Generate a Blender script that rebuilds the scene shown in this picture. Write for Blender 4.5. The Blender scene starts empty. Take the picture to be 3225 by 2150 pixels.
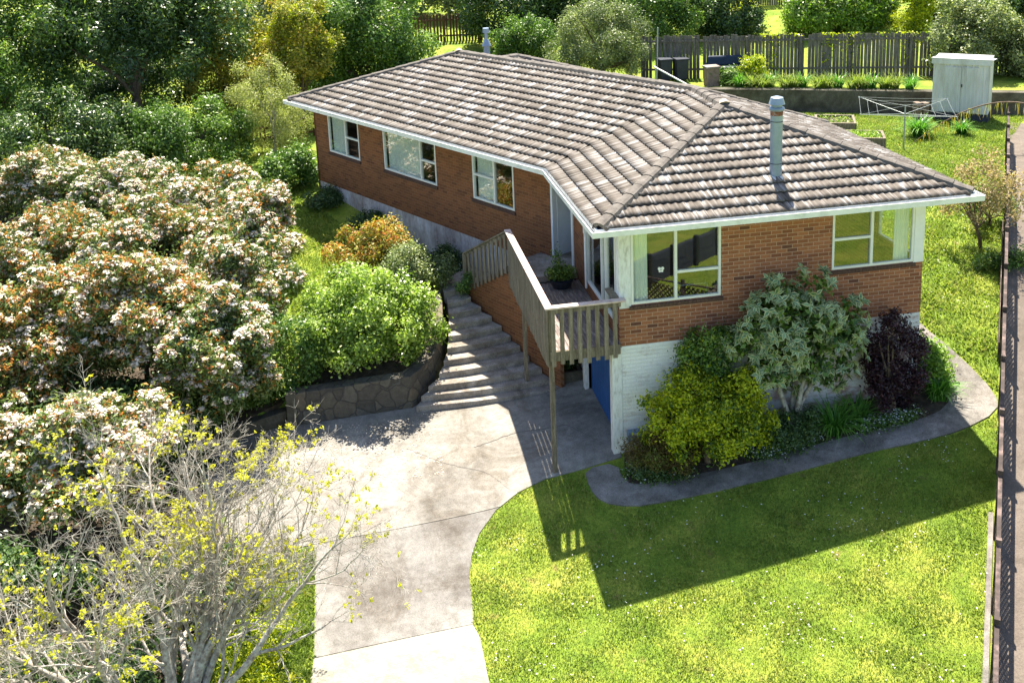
import bpy, math, random
import numpy as np
from mathutils import Vector, Matrix
from mathutils.geometry import delaunay_2d_cdt

scene = bpy.context.scene
R = math.radians
# ------------------------------------------------------------------ camera
camd = bpy.data.cameras.new('camera'); cam = bpy.data.objects.new('camera', camd)
scene.collection.objects.link(cam); scene.camera = cam
def cam_axes(yaw, pitch, roll):
    cy, sy, cp, sp, cr, sr = math.cos(yaw), math.sin(yaw), math.cos(pitch), math.sin(pitch), math.cos(roll), math.sin(roll)
    f = Vector((-sy*cp, cy*cp, -sp)); r = Vector((cy, sy, 0)); u = r.cross(f)
    return cr*r+sr*u, -sr*r+cr*u, f
r_, u_, f_ = cam_axes(-0.16652, 0.22111, -0.04035)
cam.matrix_world = Matrix(((r_.x, u_.x, -f_.x, -4.796), (r_.y, u_.y, -f_.y, -18.921), (r_.z, u_.z, -f_.z, 6.671), (0, 0, 0, 1)))
camd.sensor_width = 36; camd.lens = 3238.9/3225*36; camd.shift_y = -(1075-380.2)/3225
camd.clip_start = 0.1; camd.clip_end = 600
# ------------------------------------------------------------------ light
SUN = Vector((0.11, 0.51, 1.0)).normalized()
wd = bpy.data.worlds.new("World"); scene.world = wd; wd.use_nodes = True
nt = wd.node_tree; bg = nt.nodes['Background']; sk = nt.nodes.new('ShaderNodeTexSky')
sk.sky_type = 'NISHITA'; sk.sun_disc = False
sk.sun_elevation = math.asin(SUN.z); sk.sun_rotation = math.atan2(SUN.x, SUN.y)
nt.links.new(sk.outputs[0], bg.inputs[0]); bg.inputs[1].default_value = 0.09
sl = bpy.data.lights.new('sun', 'SUN'); sl.energy = 5.0; sl.angle = R(0.5); sl.color = (1, .93, .80)
so = bpy.data.objects.new('sun', sl); scene.collection.objects.link(so)
so.rotation_euler = SUN.to_track_quat('Z', 'Y').to_euler()
scene.view_settings.view_transform = 'Standard'; scene.view_settings.look = 'None'
scene.view_settings.exposure = 1.72; scene.view_settings.gamma = 1
scene.cycles.max_bounces = 6; scene.cycles.transparent_max_bounces = 12
scene.cycles.sample_clamp_indirect = 6

# ------------------------------------------------------------------ helpers
C = scene.collection
def tag(o, label=None, cat=None, group=None, kind=None):
    if label: o['label'] = label
    if cat: o['category'] = cat
    if group: o['group'] = group
    if kind: o['kind'] = kind
    return o
def thing(name, label, cat, loc=(0, 0, 0), group=None):
    o = bpy.data.objects.new(name, None); C.objects.link(o); o.location = loc; o.empty_display_size = .3
    return tag(o, label, cat, group)
def link_mesh(name, me, mat, parent=None):
    o = bpy.data.objects.new(name, me); C.objects.link(o)
    if mat: me.materials.append(mat)
    if parent is not None:
        o.parent = parent
        p = parent; off = Vector((0, 0, 0))
        while p is not None: off += Vector(p.location); p = p.parent
        o.location = -off
    return o
def mesh_np(name, V, F, mat, parent=None, rnd=None, smooth=False, uv=None):
    """V (N,3); F (M,k) all faces with k corners"""
    V = np.asarray(V, np.float32); F = np.asarray(F, np.int32)
    me = bpy.data.meshes.new(name); me.vertices.add(len(V)); me.vertices.foreach_set('co', V.ravel())
    k = F.shape[1]; me.loops.add(F.size); me.loops.foreach_set('vertex_index', F.ravel())
    me.polygons.add(len(F)); me.polygons.foreach_set('loop_start', np.arange(0, F.size, k, dtype=np.int32))
    me.polygons.foreach_set('loop_total', np.full(len(F), k, np.int32))
    if smooth: me.polygons.foreach_set('use_smooth', np.ones(len(F), bool))
    if rnd is not None:
        a = me.attributes.new('rnd', 'FLOAT', 'POINT'); a.data.foreach_set('value', np.asarray(rnd, np.float32))
    if uv is not None:
        l = me.uv_layers.new(name='UVMap'); l.data.foreach_set('uv', np.asarray(uv, np.float32)[F.ravel()].ravel())
    me.update(calc_edges=True); me.validate()
    return link_mesh(name, me, mat, parent)
class MB:
    def __init__(s): s.v = []; s.f = []; s.uv = []
    def face(s, pts, uvs=None):
        b = len(s.v); s.v += [tuple(p) for p in pts]; s.f.append(list(range(b, b+len(pts))))
        s.uv += uvs if uvs else [(0, 0)]*len(pts)
    def hexa(s, p, uvscale=None):
        """8 corners: bottom 0-3 ccw, top 4-7"""
        b = len(s.v); s.v += [tuple(q) for q in p]
        for f in ((3, 2, 1, 0), (4, 5, 6, 7), (0, 1, 5, 4), (1, 2, 6, 5), (2, 3, 7, 6), (3, 0, 4, 7)): s.f.append([b+i for i in f])
        for f in range(8): s.uv.append((0, 0))
    def box(s, x0, x1, y0, y1, z0, z1): s.hexa([(x0, y0, z0), (x1, y0, z0), (x1, y1, z0), (x0, y1, z0), (x0, y0, z1), (x1, y0, z1), (x1, y1, z1), (x0, y1, z1)])
    def fbox(s, F, s0, s1, n0, n1, z0, z1):
        P = [F(a, b, c) for c in (z0, z1) for a, b in ((s0, n0), (s1, n0), (s1, n1), (s0, n1))]
        if F.flip: P = [P[i] for i in (1, 0, 3, 2, 5, 4, 7, 6)]
        s.hexa(P)
    def beam(s, a, b, w, h, up=(0, 0, 1)):
        a, b = Vector(a), Vector(b); d = (b-a).normalized(); side = d.cross(Vector(up))
        if side.length < 1e-4: side = Vector((1, 0, 0))
        side.normalize(); u = side.cross(d).normalized(); P = []
        for o in (a, b): P += [o-side*w/2-u*h/2, o+side*w/2-u*h/2, o+side*w/2+u*h/2, o-side*w/2+u*h/2]
        s.hexa(P)
    def cyl(s, a, b, r0, r1=None, n=16, caps=True):
        r1 = r0 if r1 is None else r1; a, b = Vector(a), Vector(b); d = (b-a).normalized()
        x = d.cross(Vector((0, 0, 1)));
        if x.length < 1e-4: x = Vector((1, 0, 0))
        x.normalize(); y = d.cross(x); k = len(s.v)
        for o, r in ((a, r0), (b, r1)):
            for i in range(n):
                t = 2*math.pi*i/n; s.v.append(tuple(o+x*math.cos(t)*r+y*math.sin(t)*r)); s.uv.append((0, 0))
        for i in range(n): j = (i+1) % n; s.f.append([k+i, k+j, k+n+j, k+n+i])
        if caps: s.f.append([k+i for i in reversed(range(n))]); s.f.append([k+n+i for i in range(n)])
    def build(s, name, mat, parent=None, bevel=0, smooth=False, label=None):
        me = bpy.data.meshes.new(name); me.from_pydata(s.v, [], s.f); me.update()
        l = me.uv_layers.new(name='UVMap')
        idx = np.empty(len(me.loops), np.int32); me.loops.foreach_get('vertex_index', idx)
        l.data.foreach_set('uv', np.array(s.uv, np.float32)[idx].ravel())
        o = link_mesh(name, me, mat, parent)
        if smooth:
            for p in me.polygons: p.use_smooth = True
        if bevel:
            m = o.modifiers.new('bevel', 'BEVEL'); m.width = bevel; m.segments = 2; m.limit_method = 'ANGLE'
        if label: o['label'] = label
        return o
class Frame:
    """s along the wall, n outward, z up"""
    def __init__(s, o, sd, nd, flip=False):
        s.o, s.sd, s.nd = Vector(o), Vector(sd), Vector(nd); s.flip = s.sd.cross(s.nd).z < 0
    def __call__(s, a, b, c): return s.o+s.sd*a+s.nd*b+Vector((0, 0, c))

# ------------------------------------------------------------------ materials
MATS = {}
def newmat(name):
    m = bpy.data.materials.new(name); m.use_nodes = True; MATS[name] = m
    return m, m.node_tree, m.node_tree.nodes['Principled BSDF']
def ramp(nt, src, stops, interp='LINEAR'):
    r = nt.nodes.new('ShaderNodeValToRGB'); r.color_ramp.interpolation = interp; e = r.color_ramp.elements
    while len(e) > 1: e.remove(e[-1])
    for i, (p, c) in enumerate(stops):
        x = e[0] if i == 0 else e.new(p)
        x.position = p; x.color = (*c, 1)
    if src is not None: nt.links.new(src, r.inputs[0])
    return r.outputs[0]
def noise(nt, scale, detail=5, rough=.55, vec=None, dist=0, dims='3D'):
    n = nt.nodes.new('ShaderNodeTexNoise'); n.noise_dimensions = dims
    n.inputs['Scale'].default_value = scale; n.inputs['Detail'].default_value = detail; n.inputs['Roughness'].default_value = rough; n.inputs['Distortion'].default_value = dist
    if vec is not None: nt.links.new(vec, n.inputs['Vector'])
    return n.outputs['Fac']
def coords(nt, which='Object'):
    return nt.nodes.new('ShaderNodeTexCoord').outputs[which]
def mapv(nt, v, sc=(1, 1, 1), rot=(0, 0, 0)):
    m = nt.nodes.new('ShaderNodeMapping'); m.inputs['Scale'].default_value = sc; m.inputs['Rotation'].default_value = rot; nt.links.new(v, m.inputs['Vector']); return m.outputs[0]
def mix(nt, f, a, b, mode='MIX'):
    m = nt.nodes.new('ShaderNodeMix'); m.data_type = 'RGBA'; m.blend_type = mode
    for i, x in ((0, f), (6, a), (7, b)):
        if isinstance(x, (int, float)): m.inputs[i].default_value = x
        elif isinstance(x, tuple): m.inputs[i].default_value = (*x, 1)
        else: nt.links.new(x, m.inputs[i])
    return m.outputs[2]
def math_(nt, op, a, b=0.0, c=None):
    m = nt.nodes.new('ShaderNodeMath'); m.operation = op
    for i, x in enumerate((a, b) if c is None else (a, b, c)):
        if isinstance(x, (int, float)): m.inputs[i].default_value = x
        else: nt.links.new(x, m.inputs[i])
    return m.outputs[0]
def bump(nt, b, h, strength=.5, dist=.02):
    n = nt.nodes.new('ShaderNodeBump'); n.inputs['Strength'].default_value = strength; n.inputs['Distance'].default_value = dist
    nt.links.new(h, n.inputs['Height']); nt.links.new(n.outputs[0], b.inputs['Normal'])
def speckled(name, stops, scale=8, rough=.85, bscale=None, bstr=.3, fine=None, sc=(1, 1, 1), spec=.3, metallic=0, bdist=.02):
    m, nt, b = newmat(name); v = mapv(nt, coords(nt), sc)
    c = ramp(nt, noise(nt, scale, 7, .62, v), stops)
    if fine: c = mix(nt, fine[1], c, ramp(nt, noise(nt, fine[0], 3, .7, v), [(.35, fine[2]), (.65, fine[3])]), 'OVERLAY' if len(fine) < 5 else fine[4])
    nt.links.new(c, b.inputs['Base Color']); b.inputs['Roughness'].default_value = rough; b.inputs['Specular IOR Level'].default_value = spec; b.inputs['Metallic'].default_value = metallic
    if bscale: bump(nt, b, noise(nt, bscale, 6, .65, v), bstr, bdist)
    return m
LEAF_GAIN = 1.6
def leafmat(name, stops, transl=.35, rough=.45, spec=.35, tcol=None):
    if 'blossom' not in name and 'daisy' not in name and 'grass' not in name and 'cream' not in name: stops = [(p, tuple(min(x*LEAF_GAIN, .62) for x in c)) for p, c in stops]
    m, nt, b = newmat(name); at = nt.nodes.new('ShaderNodeAttribute'); at.attribute_name = 'rnd'
    c = ramp(nt, at.outputs['Fac'], stops); nt.links.new(c, b.inputs['Base Color'])
    b.inputs['Roughness'].default_value = rough; b.inputs['Specular IOR Level'].default_value = spec
    t = nt.nodes.new('ShaderNodeBsdfTranslucent')
    nt.links.new(mix(nt, 1.0, c, tcol or (1.0, 1.15, .55), 'MULTIPLY'), t.inputs[0])
    ms = nt.nodes.new('ShaderNodeMixShader'); ms.inputs[0].default_value = transl
    nt.links.new(b.outputs[0], ms.inputs[1]); nt.links.new(t.outputs[0], ms.inputs[2])
    nt.links.new(ms.outputs[0], nt.nodes['Material Output'].inputs[0])
    return m

# bricks (UV in metres)
def brickmat(name, c1, c2, dark, mort, stain=None):
    m, nt, b = newmat(name); uv = coords(nt, 'UV')
    br = nt.nodes.new('ShaderNodeTexBrick'); nt.links.new(uv, br.inputs['Vector'])
    br.inputs['Scale'].default_value = 1; br.inputs['Brick Width'].default_value = .24; br.inputs['Row Height'].default_value = .086
    br.inputs['Mortar Size'].default_value = .007; br.inputs['Mortar Smooth'].default_value = .3; br.inputs['Bias'].default_value = 0
    br.inputs['Color1'].default_value = (0, 0, 0, 1); br.inputs['Color2'].default_value = (1, 1, 1, 1); br.inputs['Mortar'].default_value = (.5, .5, .5, 1)
    bc = ramp(nt, br.outputs['Color'], [(0, dark), (.015, dark), (.06, c2), (.45, c1), (.75, tuple(x*1.15 for x in c1)), (1, c2)])
    n = noise(nt, 30, 4, .6, uv); bc = mix(nt, .35, bc, ramp(nt, n, [(.3, (.25, .25, .25)), (.7, (.75, .75, .75))]), 'OVERLAY')
    c = mix(nt, br.outputs['Fac'], bc, mort)
    if stain: c = mix(nt, ramp(nt, noise(nt, 1.3, 5, .6, uv), [(.45, (0, 0, 0)), (.75, (.45, .45, .45))]), c, stain)
    nt.links.new(c, b.inputs['Base Color']); b.inputs['Roughness'].default_value = .88; b.inputs['Specular IOR Level'].default_value = .2
    h = math_(nt, 'SUBTRACT', math_(nt, 'MULTIPLY', n, .4), br.outputs['Fac']); bump(nt, b, h, .6, .006)
    return m
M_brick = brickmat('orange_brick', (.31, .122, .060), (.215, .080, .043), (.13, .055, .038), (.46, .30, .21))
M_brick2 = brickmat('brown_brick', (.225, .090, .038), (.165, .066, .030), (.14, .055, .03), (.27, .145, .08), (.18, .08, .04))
M_sill = speckled('dark_brick_sill', [(.3, (.06, .035, .028)), (.7, (.13, .07, .05))], 14)
# painted block base
m, nt, b = newmat('white_painted_block'); uv = coords(nt, 'UV')
br = nt.nodes.new('ShaderNodeTexBrick'); nt.links.new(uv, br.inputs['Vector']); br.inputs['Scale'].default_value = 1
br.inputs['Brick Width'].default_value = .24; br.inputs['Row Height'].default_value = .086; br.inputs['Mortar Size'].default_value = .008
wear = math_(nt, 'ADD', noise(nt, 2.2, 8, .65, mapv(nt, uv, (1, 1.6, 1))), 0)
sep = nt.nodes.new('ShaderNodeSeparateXYZ'); nt.links.new(uv, sep.inputs[0])
lowz = math_(nt, 'MULTIPLY_ADD', sep.outputs[1], -.05, -.22)     # more wear near the ground
wearx = math_(nt, 'MULTIPLY', sep.outputs[0], .022)
w2 = math_(nt, 'ADD', math_(nt, 'ADD', wear, wearx), lowz)
c = ramp(nt, w2, [(.50, (.80, .80, .78)), (.60, (.68, .65, .62)), (.70, (.46, .33, .27)), (.80, (.36, .22, .16))])
nt.links.new(c, b.inputs['Base Color']); b.inputs['Roughness'].default_value = .8
bump(nt, b, math_(nt, 'ADD', math_(nt, 'MULTIPLY', br.outputs['Fac'], -1), noise(nt, 25, 4, .6, uv)), .9, .012)
M_block = m
M_stained = speckled('stained_concrete_base', [(.3, (.26, .21, .20)), (.48, (.44, .39, .38)), (.62, (.56, .53, .54)), (.8, (.68, .68, .68))], 1.8, .9, 20, .3, (12, .5, (.3, .3, .3), (.7, .7, .7)), sc=(1, 1, .45))
M_white = speckled('white_paint', [(.3, (.72, .73, .72)), (.7, (.82, .82, .80))], 5, .45)
M_wornwhite = speckled('worn_white_paint', [(.3, (.50, .48, .44)), (.5, (.72, .72, .70)), (.7, (.82, .82, .80))], 5, .7, sc=(3, 3, 1))
M_gutter = speckled('gutter_paint', [(.28, (.58, .60, .56)), (.5, (.76, .77, .75)), (.75, (.83, .83, .82))], 4, .45)
M_soffit = speckled('soffit', [(.3, (.6, .6, .58)), (.7, (.7, .7, .68))], 5, .8)
M_alu = speckled('aluminium_frame', [(.3, (.70, .70, .66)), (.7, (.80, .80, .76))], 6, .4)
M_door = speckled('pale_door_paint', [(.3, (.66, .70, .74)), (.7, (.76, .79, .82))], 3, .6)
M_bluedoor = speckled('blue_garage_paint', [(.3, (.018, .07, .22)), (.7, (.03, .11, .32))], 4, .55)
def glassmat(name, tint, refl):
    m = bpy.data.materials.new(name); m.use_nodes = True; nt = m.node_tree; nt.nodes.clear()
    o = nt.nodes.new('ShaderNodeOutputMaterial'); t = nt.nodes.new('ShaderNodeBsdfTransparent'); g = nt.nodes.new('ShaderNodeBsdfGlossy'); g.inputs['Roughness'].default_value = .015
    t.inputs[0].default_value = (*tint, 1); ms = nt.nodes.new('ShaderNodeMixShader'); fr = nt.nodes.new('ShaderNodeLayerWeight')
    f = math_(nt, 'MULTIPLY_ADD', math_(nt, 'POWER', fr.outputs['Facing'], 4.0), .8, refl)
    nt.links.new(f, ms.inputs[0]); nt.links.new(t.outputs[0], ms.inputs[1]); nt.links.new(g.outputs[0], ms.inputs[2]); nt.links.new(ms.outputs[0], o.inputs[0])
    return m
M_glass = glassmat('window_glass', (.92, .95, .94), .10)
M_curtain = speckled('cream_curtain', [(.3, (.78, .82, .76)), (.7, (.86, .88, .82))], 3, .9, sc=(12, 12, .3))
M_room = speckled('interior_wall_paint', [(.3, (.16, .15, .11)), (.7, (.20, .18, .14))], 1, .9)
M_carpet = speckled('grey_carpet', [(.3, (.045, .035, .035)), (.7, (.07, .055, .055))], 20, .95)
M_wood = speckled('weathered_timber', [(.25, (.085, .065, .045)), (.5, (.19, .155, .11)), (.75, (.32, .27, .20))], 5, .9, 30, .4, (40, .5, (.25, .25, .25), (.75, .75, .75)), sc=(3, 3, .35))
M_rail = speckled('faded_pink_handrail', [(.25, (.30, .17, .13)), (.42, (.58, .43, .37)), (.75, (.70, .60, .54))], 7, .85, 30, .3)
M_board = speckled('mossy_deck_board', [(.25, (.08, .065, .06)), (.5, (.20, .165, .15)), (.75, (.42, .36, .32))], 5, .95, 40, .4, (60, .4, (.3, .3, .3), (.7, .7, .7)), sc=(4, .6, 4))
def concmat(name, stops, sc=.7, sp=.5, bs=.25):
    m, nt, b = newmat(name); v = coords(nt)
    c = ramp(nt, noise(nt, sc, 9, .66, v, .6), stops)
    c = mix(nt, sp, c, ramp(nt, noise(nt, 45, 4, .75, v), [(.3, (.18, .18, .18)), (.7, (.82, .82, .82))]), 'OVERLAY')
    c = mix(nt, .45, c, ramp(nt, noise(nt, 6, 5, .7, v), [(.3, (.28, .27, .26)), (.7, (.75, .75, .75))]), 'OVERLAY')
    c = mix(nt, ramp(nt, noise(nt, .55, 6, .7, v, 1.4), [(.50, (0, 0, 0)), (.68, (.75, .75, .75))]), c, mix(nt, 1.0, c, (.52, .46, .40), 'MULTIPLY'))
    c = mix(nt, ramp(nt, noise(nt, 3.2, 6, .75, v, .8), [(.60, (0, 0, 0)), (.70, (.6, .6, .6))]), c, mix(nt, 1.0, c, (.58, .55, .50), 'MULTIPLY'))
    c = mix(nt, ramp(nt, noise(nt, 110, 2, .6, v), [(.60, (0, 0, 0)), (.68, (.55, .55, .55))]), c, mix(nt, 1.0, c, (.4, .38, .36), 'MULTIPLY'))
    nt.links.new(c, b.inputs['Base Color']); b.inputs['Roughness'].default_value = .92; b.inputs['Specular IOR Level'].default_value = .2
    bump(nt, b, noise(nt, 60, 4, .7, v), bs, .008); return m
M_conc = concmat('old_driveway_concrete', [(.25, (0.122, 0.112, 0.097)), (.42, (0.194, 0.180, 0.158)), (.58, (0.266, 0.248, 0.220)), (.75, (0.346, 0.324, 0.288))])
M_conc2 = concmat('grey_driveway_concrete', [(.25, (0.119, 0.108, 0.098)), (.45, (0.175, 0.164, 0.150)), (.6, (0.217, 0.206, 0.189)), (.75, (0.266, 0.252, 0.231))])
M_conc3 = concmat('pale_driveway_concrete', [(.25, (0.216, 0.198, 0.158)), (.5, (0.302, 0.281, 0.230)), (.75, (0.360, 0.338, 0.288))], .7, .4)
M_path = concmat('path_concrete', [(.25, (0.093, 0.085, 0.076)), (.45, (0.170, 0.157, 0.140)), (.6, (0.246, 0.225, 0.204)), (.75, (0.306, 0.281, 0.255))], 1.2, .6)
M_step = concmat('worn_step_concrete', [(.25, (0.136, 0.112, 0.088)), (.42, (0.240, 0.208, 0.176)), (.58, (0.336, 0.304, 0.272)), (.75, (0.440, 0.416, 0.384))], 2.2, .7)
M_riser = M_step
M_crack = speckled('crack_dirt', [(.3, (.03, .028, .024)), (.7, (.05, .045, .04))], 8)
M_retain = concmat('dark_mossy_concrete', [(.25, (.035, .032, .027)), (.45, (.075, .068, .052)), (.6, (.12, .11, .085)), (.75, (.2, .18, .15))], 1.0, .5)
# stone wall
m, nt, b = newmat('crazy_stone'); v = coords(nt)
vo = nt.nodes.new('ShaderNodeTexVoronoi'); vo.feature = 'DISTANCE_TO_EDGE'; vo.inputs['Scale'].default_value = 3.4
vd = nt.nodes.new('ShaderNodeTexVoronoi'); vd.inputs['Scale'].default_value = 3.4
vv = nt.nodes.new('ShaderNodeMix'); vv.data_type = 'VECTOR'; vv.inputs[0].default_value = .12
ntx = nt.nodes.new('ShaderNodeTexNoise'); ntx.inputs['Scale'].default_value = 4; nt.links.new(v, ntx.inputs['Vector'])
nt.links.new(v, vv.inputs[4]); nt.links.new(ntx.outputs['Color'], vv.inputs[5])
nt.links.new(vv.outputs[1], vo.inputs['Vector']); nt.links.new(vv.outputs[1], vd.inputs['Vector'])
sc_ = nt.nodes.new('ShaderNodeSeparateColor'); nt.links.new(vd.outputs['Color'], sc_.inputs[0])
c = ramp(nt, sc_.outputs[0], [(0, (.07, .062, .052)), (.35, (.115, .098, .075)), (.65, (.155, .122, .08)), (1, (.105, .10, .09))])
c = mix(nt, .5, c, ramp(nt, noise(nt, 9, 6, .7, v), [(.3, (.2, .2, .2)), (.7, (.75, .75, .75))]), 'OVERLAY')
edge = ramp(nt, vo.outputs[0], [(0, (0, 0, 0)), (.012, (0, 0, 0)), (.05, (1, 1, 1))])
c = mix(nt, edge, (.062, .055, .047), c); nt.links.new(c, b.inputs['Base Color']); b.inputs['Roughness'].default_value = .9
bump(nt, b, math_(nt, 'ADD', math_(nt, 'MULTIPLY', edge, 1.0), noise(nt, 20, 4, .6, v)), .8, .02)
M_stone = m
# roof tiles (UV in metres: x along eave, y up slope)
m, nt, b = newmat('roof_tile'); uv = coords(nt, 'UV'); sep = nt.nodes.new('ShaderNodeSeparateXYZ'); nt.links.new(uv, sep.inputs[0])
row = math_(nt, 'FLOOR', math_(nt, 'DIVIDE', sep.outputs[1], .32))
off = math_(nt, 'MULTIPLY', math_(nt, 'FRACT', math_(nt, 'MULTIPLY', row, .5)), .33)
col = math_(nt, 'FLOOR', math_(nt, 'DIVIDE', math_(nt, 'ADD', sep.outputs[0], off), .1645))
cb = nt.nodes.new('ShaderNodeCombineXYZ'); nt.links.new(col, cb.inputs[0]); nt.links.new(row, cb.inputs[1])
wn = nt.nodes.new('ShaderNodeTexWhiteNoise'); wn.noise_dimensions = '2D'; nt.links.new(cb.outputs[0], wn.inputs['Vector'])
cb2 = nt.nodes.new('ShaderNodeCombineXYZ')
skew = math_(nt, 'ADD', sep.outputs[0], math_(nt, 'MULTIPLY', sep.outputs[1], .03))
nt.links.new(math_(nt, 'MULTIPLY', skew, 17), cb2.inputs[0]); nt.links.new(math_(nt, 'MULTIPLY', sep.outputs[1], 1.1), cb2.inputs[1]); nt.links.new(math_(nt, 'MULTIPLY', row, 5.37), cb2.inputs[2])
st = noise(nt, 1, 3, .55, cb2.outputs[0])
big = noise(nt, .5, 3, .5, uv)
f = math_(nt, 'ADD', math_(nt, 'ADD', math_(nt, 'MULTIPLY', wn.outputs[0], .16), math_(nt, 'MULTIPLY', st, 1.0)), math_(nt, 'MULTIPLY', big, .22))
c = ramp(nt, f, [(.44, (.056, .044, .033)), (.58, (.084, .067, .052)), (.70, (.12, .098, .078)), (.78, (.19, .168, .148)), (.90, (.35, .34, .33))])
c = mix(nt, .4, c, ramp(nt, noise(nt, 55, 4, .7, uv), [(.3, (.25, .25, .25)), (.7, (.75, .75, .75))]), 'OVERLAY')
nt.links.new(c, b.inputs['Base Color']); b.inputs['Roughness'].default_value = .75; b.inputs['Specular IOR Level'].default_value = .35
bump(nt, b, noise(nt, 90, 3, .6, uv), .25, .005); M_tile = m
M_ridge = speckled('ridge_tile', [(.25, (.07, .06, .05)), (.5, (.115, .10, .085)), (.75, (.175, .155, .135))], 6, .85, 40, .3, (50, .4, (.3, .3, .3), (.7, .7, .7)))
M_mortar = speckled('ridge_mortar', [(.3, (.35, .29, .22)), (.7, (.52, .45, .36))], 12, .9)
M_metal = speckled('galvanised_flue', [(.3, (.19, .25, .33)), (.7, (.28, .34, .42))], 4, .4, metallic=.25, spec=.5)
M_rust = speckled('rusty_band', [(.3, (.10, .03, .012)), (.5, (.22, .09, .05)), (.7, (.35, .33, .33))], 9, .7)
M_lead = speckled('flashing', [(.3, (.55, .52, .46)), (.7, (.7, .67, .6))], 8, .6)
M_shed = speckled('white_shed_steel', [(.25, (.46, .44, .38)), (.5, (.60, .60, .56)), (.75, (.68, .69, .67))], 3, .5, sc=(1, 1, .3))
M_dark = speckled('dark_paint', [(.3, (.03, .035, .045)), (.7, (.05, .055, .07))], 5)  # even dark colour shared by bins, bands, sleepers and other dark parts
M_bark = speckled('brown_bark', [(.3, (.08, .055, .035)), (.7, (.22, .16, .11))], 9, .9, 25, .5)
M_palebark = speckled('lichen_bark', [(.30, (.15, .12, .10)), (.45, (.30, .26, .22)), (.6, (.45, .43, .37)), (.8, (.58, .60, .52))], 14, .9, 30, .4)
M_fence = speckled('old_grey_paling', [(.25, (.06, .052, .045)), (.5, (.13, .115, .10)), (.75, (.22, .20, .18))], 5, .9, 30, .3, (25, .5, (.25, .25, .25), (.75, .75, .75)), sc=(2, 2, .3))
M_lattice = speckled('brown_lattice_stain', [(.25, (.025, .018, .015)), (.5, (.06, .042, .035)), (.72, (.26, .18, .155))], 3, .8)
M_soil = speckled('garden_soil', [(.3, (.028, .02, .014)), (.5, (.06, .045, .03)), (.72, (.12, .09, .06))], 6, .95, 30, .8)
M_redfence = speckled('brown_paling', [(.3, (.07, .035, .022)), (.7, (.14, .07, .045))], 5, .9)
M_pole = speckled('grey_steel_pole', [(.3, (.30, .33, .32)), (.7, (.45, .48, .46))], 5, .5, metallic=.3)
M_tarp = speckled('blue_cover', [(.3, (.008, .018, .04)), (.7, (.018, .035, .07))], 3, .6)
M_cblock = speckled('brown_brick_pillar', [(.3, (.16, .11, .08)), (.7, (.30, .22, .17))], 7, .9)
M_pot = speckled('dark_plant_pot', [(.3, (.015, .018, .03)), (.7, (.03, .035, .05))], 5, .4)
M_meter = speckled('blue_grey_box', [(.3, (.16, .22, .30)), (.7, (.22, .28, .36))], 5, .6)
M_black = speckled('black_plastic', [(.3, (.012, .012, .014)), (.7, (.03, .03, .032))], 5, .4)
M_red = speckled('red_petals', [(.3, (.5, .02, .015)), (.7, (.7, .05, .03))], 5, .6)
# ground
m, nt, b = newmat('lawn_ground'); v = coords(nt)
g = ramp(nt, noise(nt, 1.1, 8, .68, v, .4), [(.28, (.10, .17, .022)), (.45, (.17, .24, .03)), (.58, (.25, .29, .045)), (.72, (.34, .31, .075))])
g = mix(nt, .75, g, ramp(nt, noise(nt, 18, 5, .75, v), [(.3, (.22, .25, .2)), (.7, (.8, .76, .7))]), 'OVERLAY')
g = mix(nt, ramp(nt, noise(nt, 2.6, 6, .7, v), [(.60, (0, 0, 0)), (.70, (.7, .7, .7))]), g, (.20, .13, .06))
g = mix(nt, .5, g, ramp(nt, noise(nt, 70, 3, .8, v), [(.3, (.15, .2, .15)), (.7, (.82, .8, .75))]), 'OVERLAY')
nt.links.new(g, b.inputs['Base Color']); b.inputs['Roughness'].default_value = .9; b.inputs['Specular IOR Level'].default_value = .15
bump(nt, b, noise(nt, 40, 5, .8, v), .9, .03); M_lawn = m
M_dirt = speckled('dirt_drive', [(.3, (.10, .08, .064)), (.7, (.165, .135, .11))], 2, .95, 30, .4, (30, .5, (.3, .3, .3), (.7, .7, .7)))
# leaves
def mul(c, k): return tuple(x*k for x in c)
L_grass = leafmat('grass_blades', [(0, (.09, .16, .025)), (.4, (.19, .265, .045)), (.75, (.30, .345, .065)), (1, (.46, .41, .14))], .45, .55, .2)
L_dark = leafmat('dark_green_leaf', [(0, (.018, .04, .012)), (.5, (.045, .085, .022)), (.85, (.10, .15, .035)), (1, (.22, .26, .07))], .25, .38, .5)
L_mid = leafmat('mid_green_leaf', [(0, (.025, .06, .012)), (.4, (.07, .13, .022)), (.8, (.15, .22, .04)), (1, (.28, .34, .08))], .35, .4, .45)
L_bright = leafmat('bright_green_leaf', [(0, (.04, .09, .01)), (.4, (.13, .22, .022)), (.75, (.25, .34, .05)), (1, (.44, .48, .16))], .4, .4, .45)
L_fresh = leafmat('fresh_green_leaf', [(0, (.05, .09, .015)), (.35, (.15, .22, .03)), (.7, (.30, .38, .07)), (1, (.50, .52, .22))], .4, .38, .55)
L_grey = leafmat('grey_green_leaf', [(0, (.05, .07, .03)), (.4, (.13, .16, .06)), (.8, (.25, .28, .12)), (1, (.42, .42, .17))], .3, .45, .4)
L_yellow = leafmat('yellow_green_leaf', [(0, (.04, .08, .01)), (.25, (.13, .18, .012)), (.5, (.36, .38, .012)), (1, (.60, .54, .012))], .4, .45, .35)
L_young = leafmat('young_yellow_leaf', [(0, (.30, .30, .02)), (.5, (.48, .42, .03)), (1, (.60, .42, .04))], .45, .5, .2, (1, .95, .5))
L_olive = leafmat('olive_orange_leaf', [(0, (.08, .10, .02)), (.4, (.20, .20, .03)), (.7, (.36, .28, .05)), (1, (.46, .22, .06))], .4, .5, .3)
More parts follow.
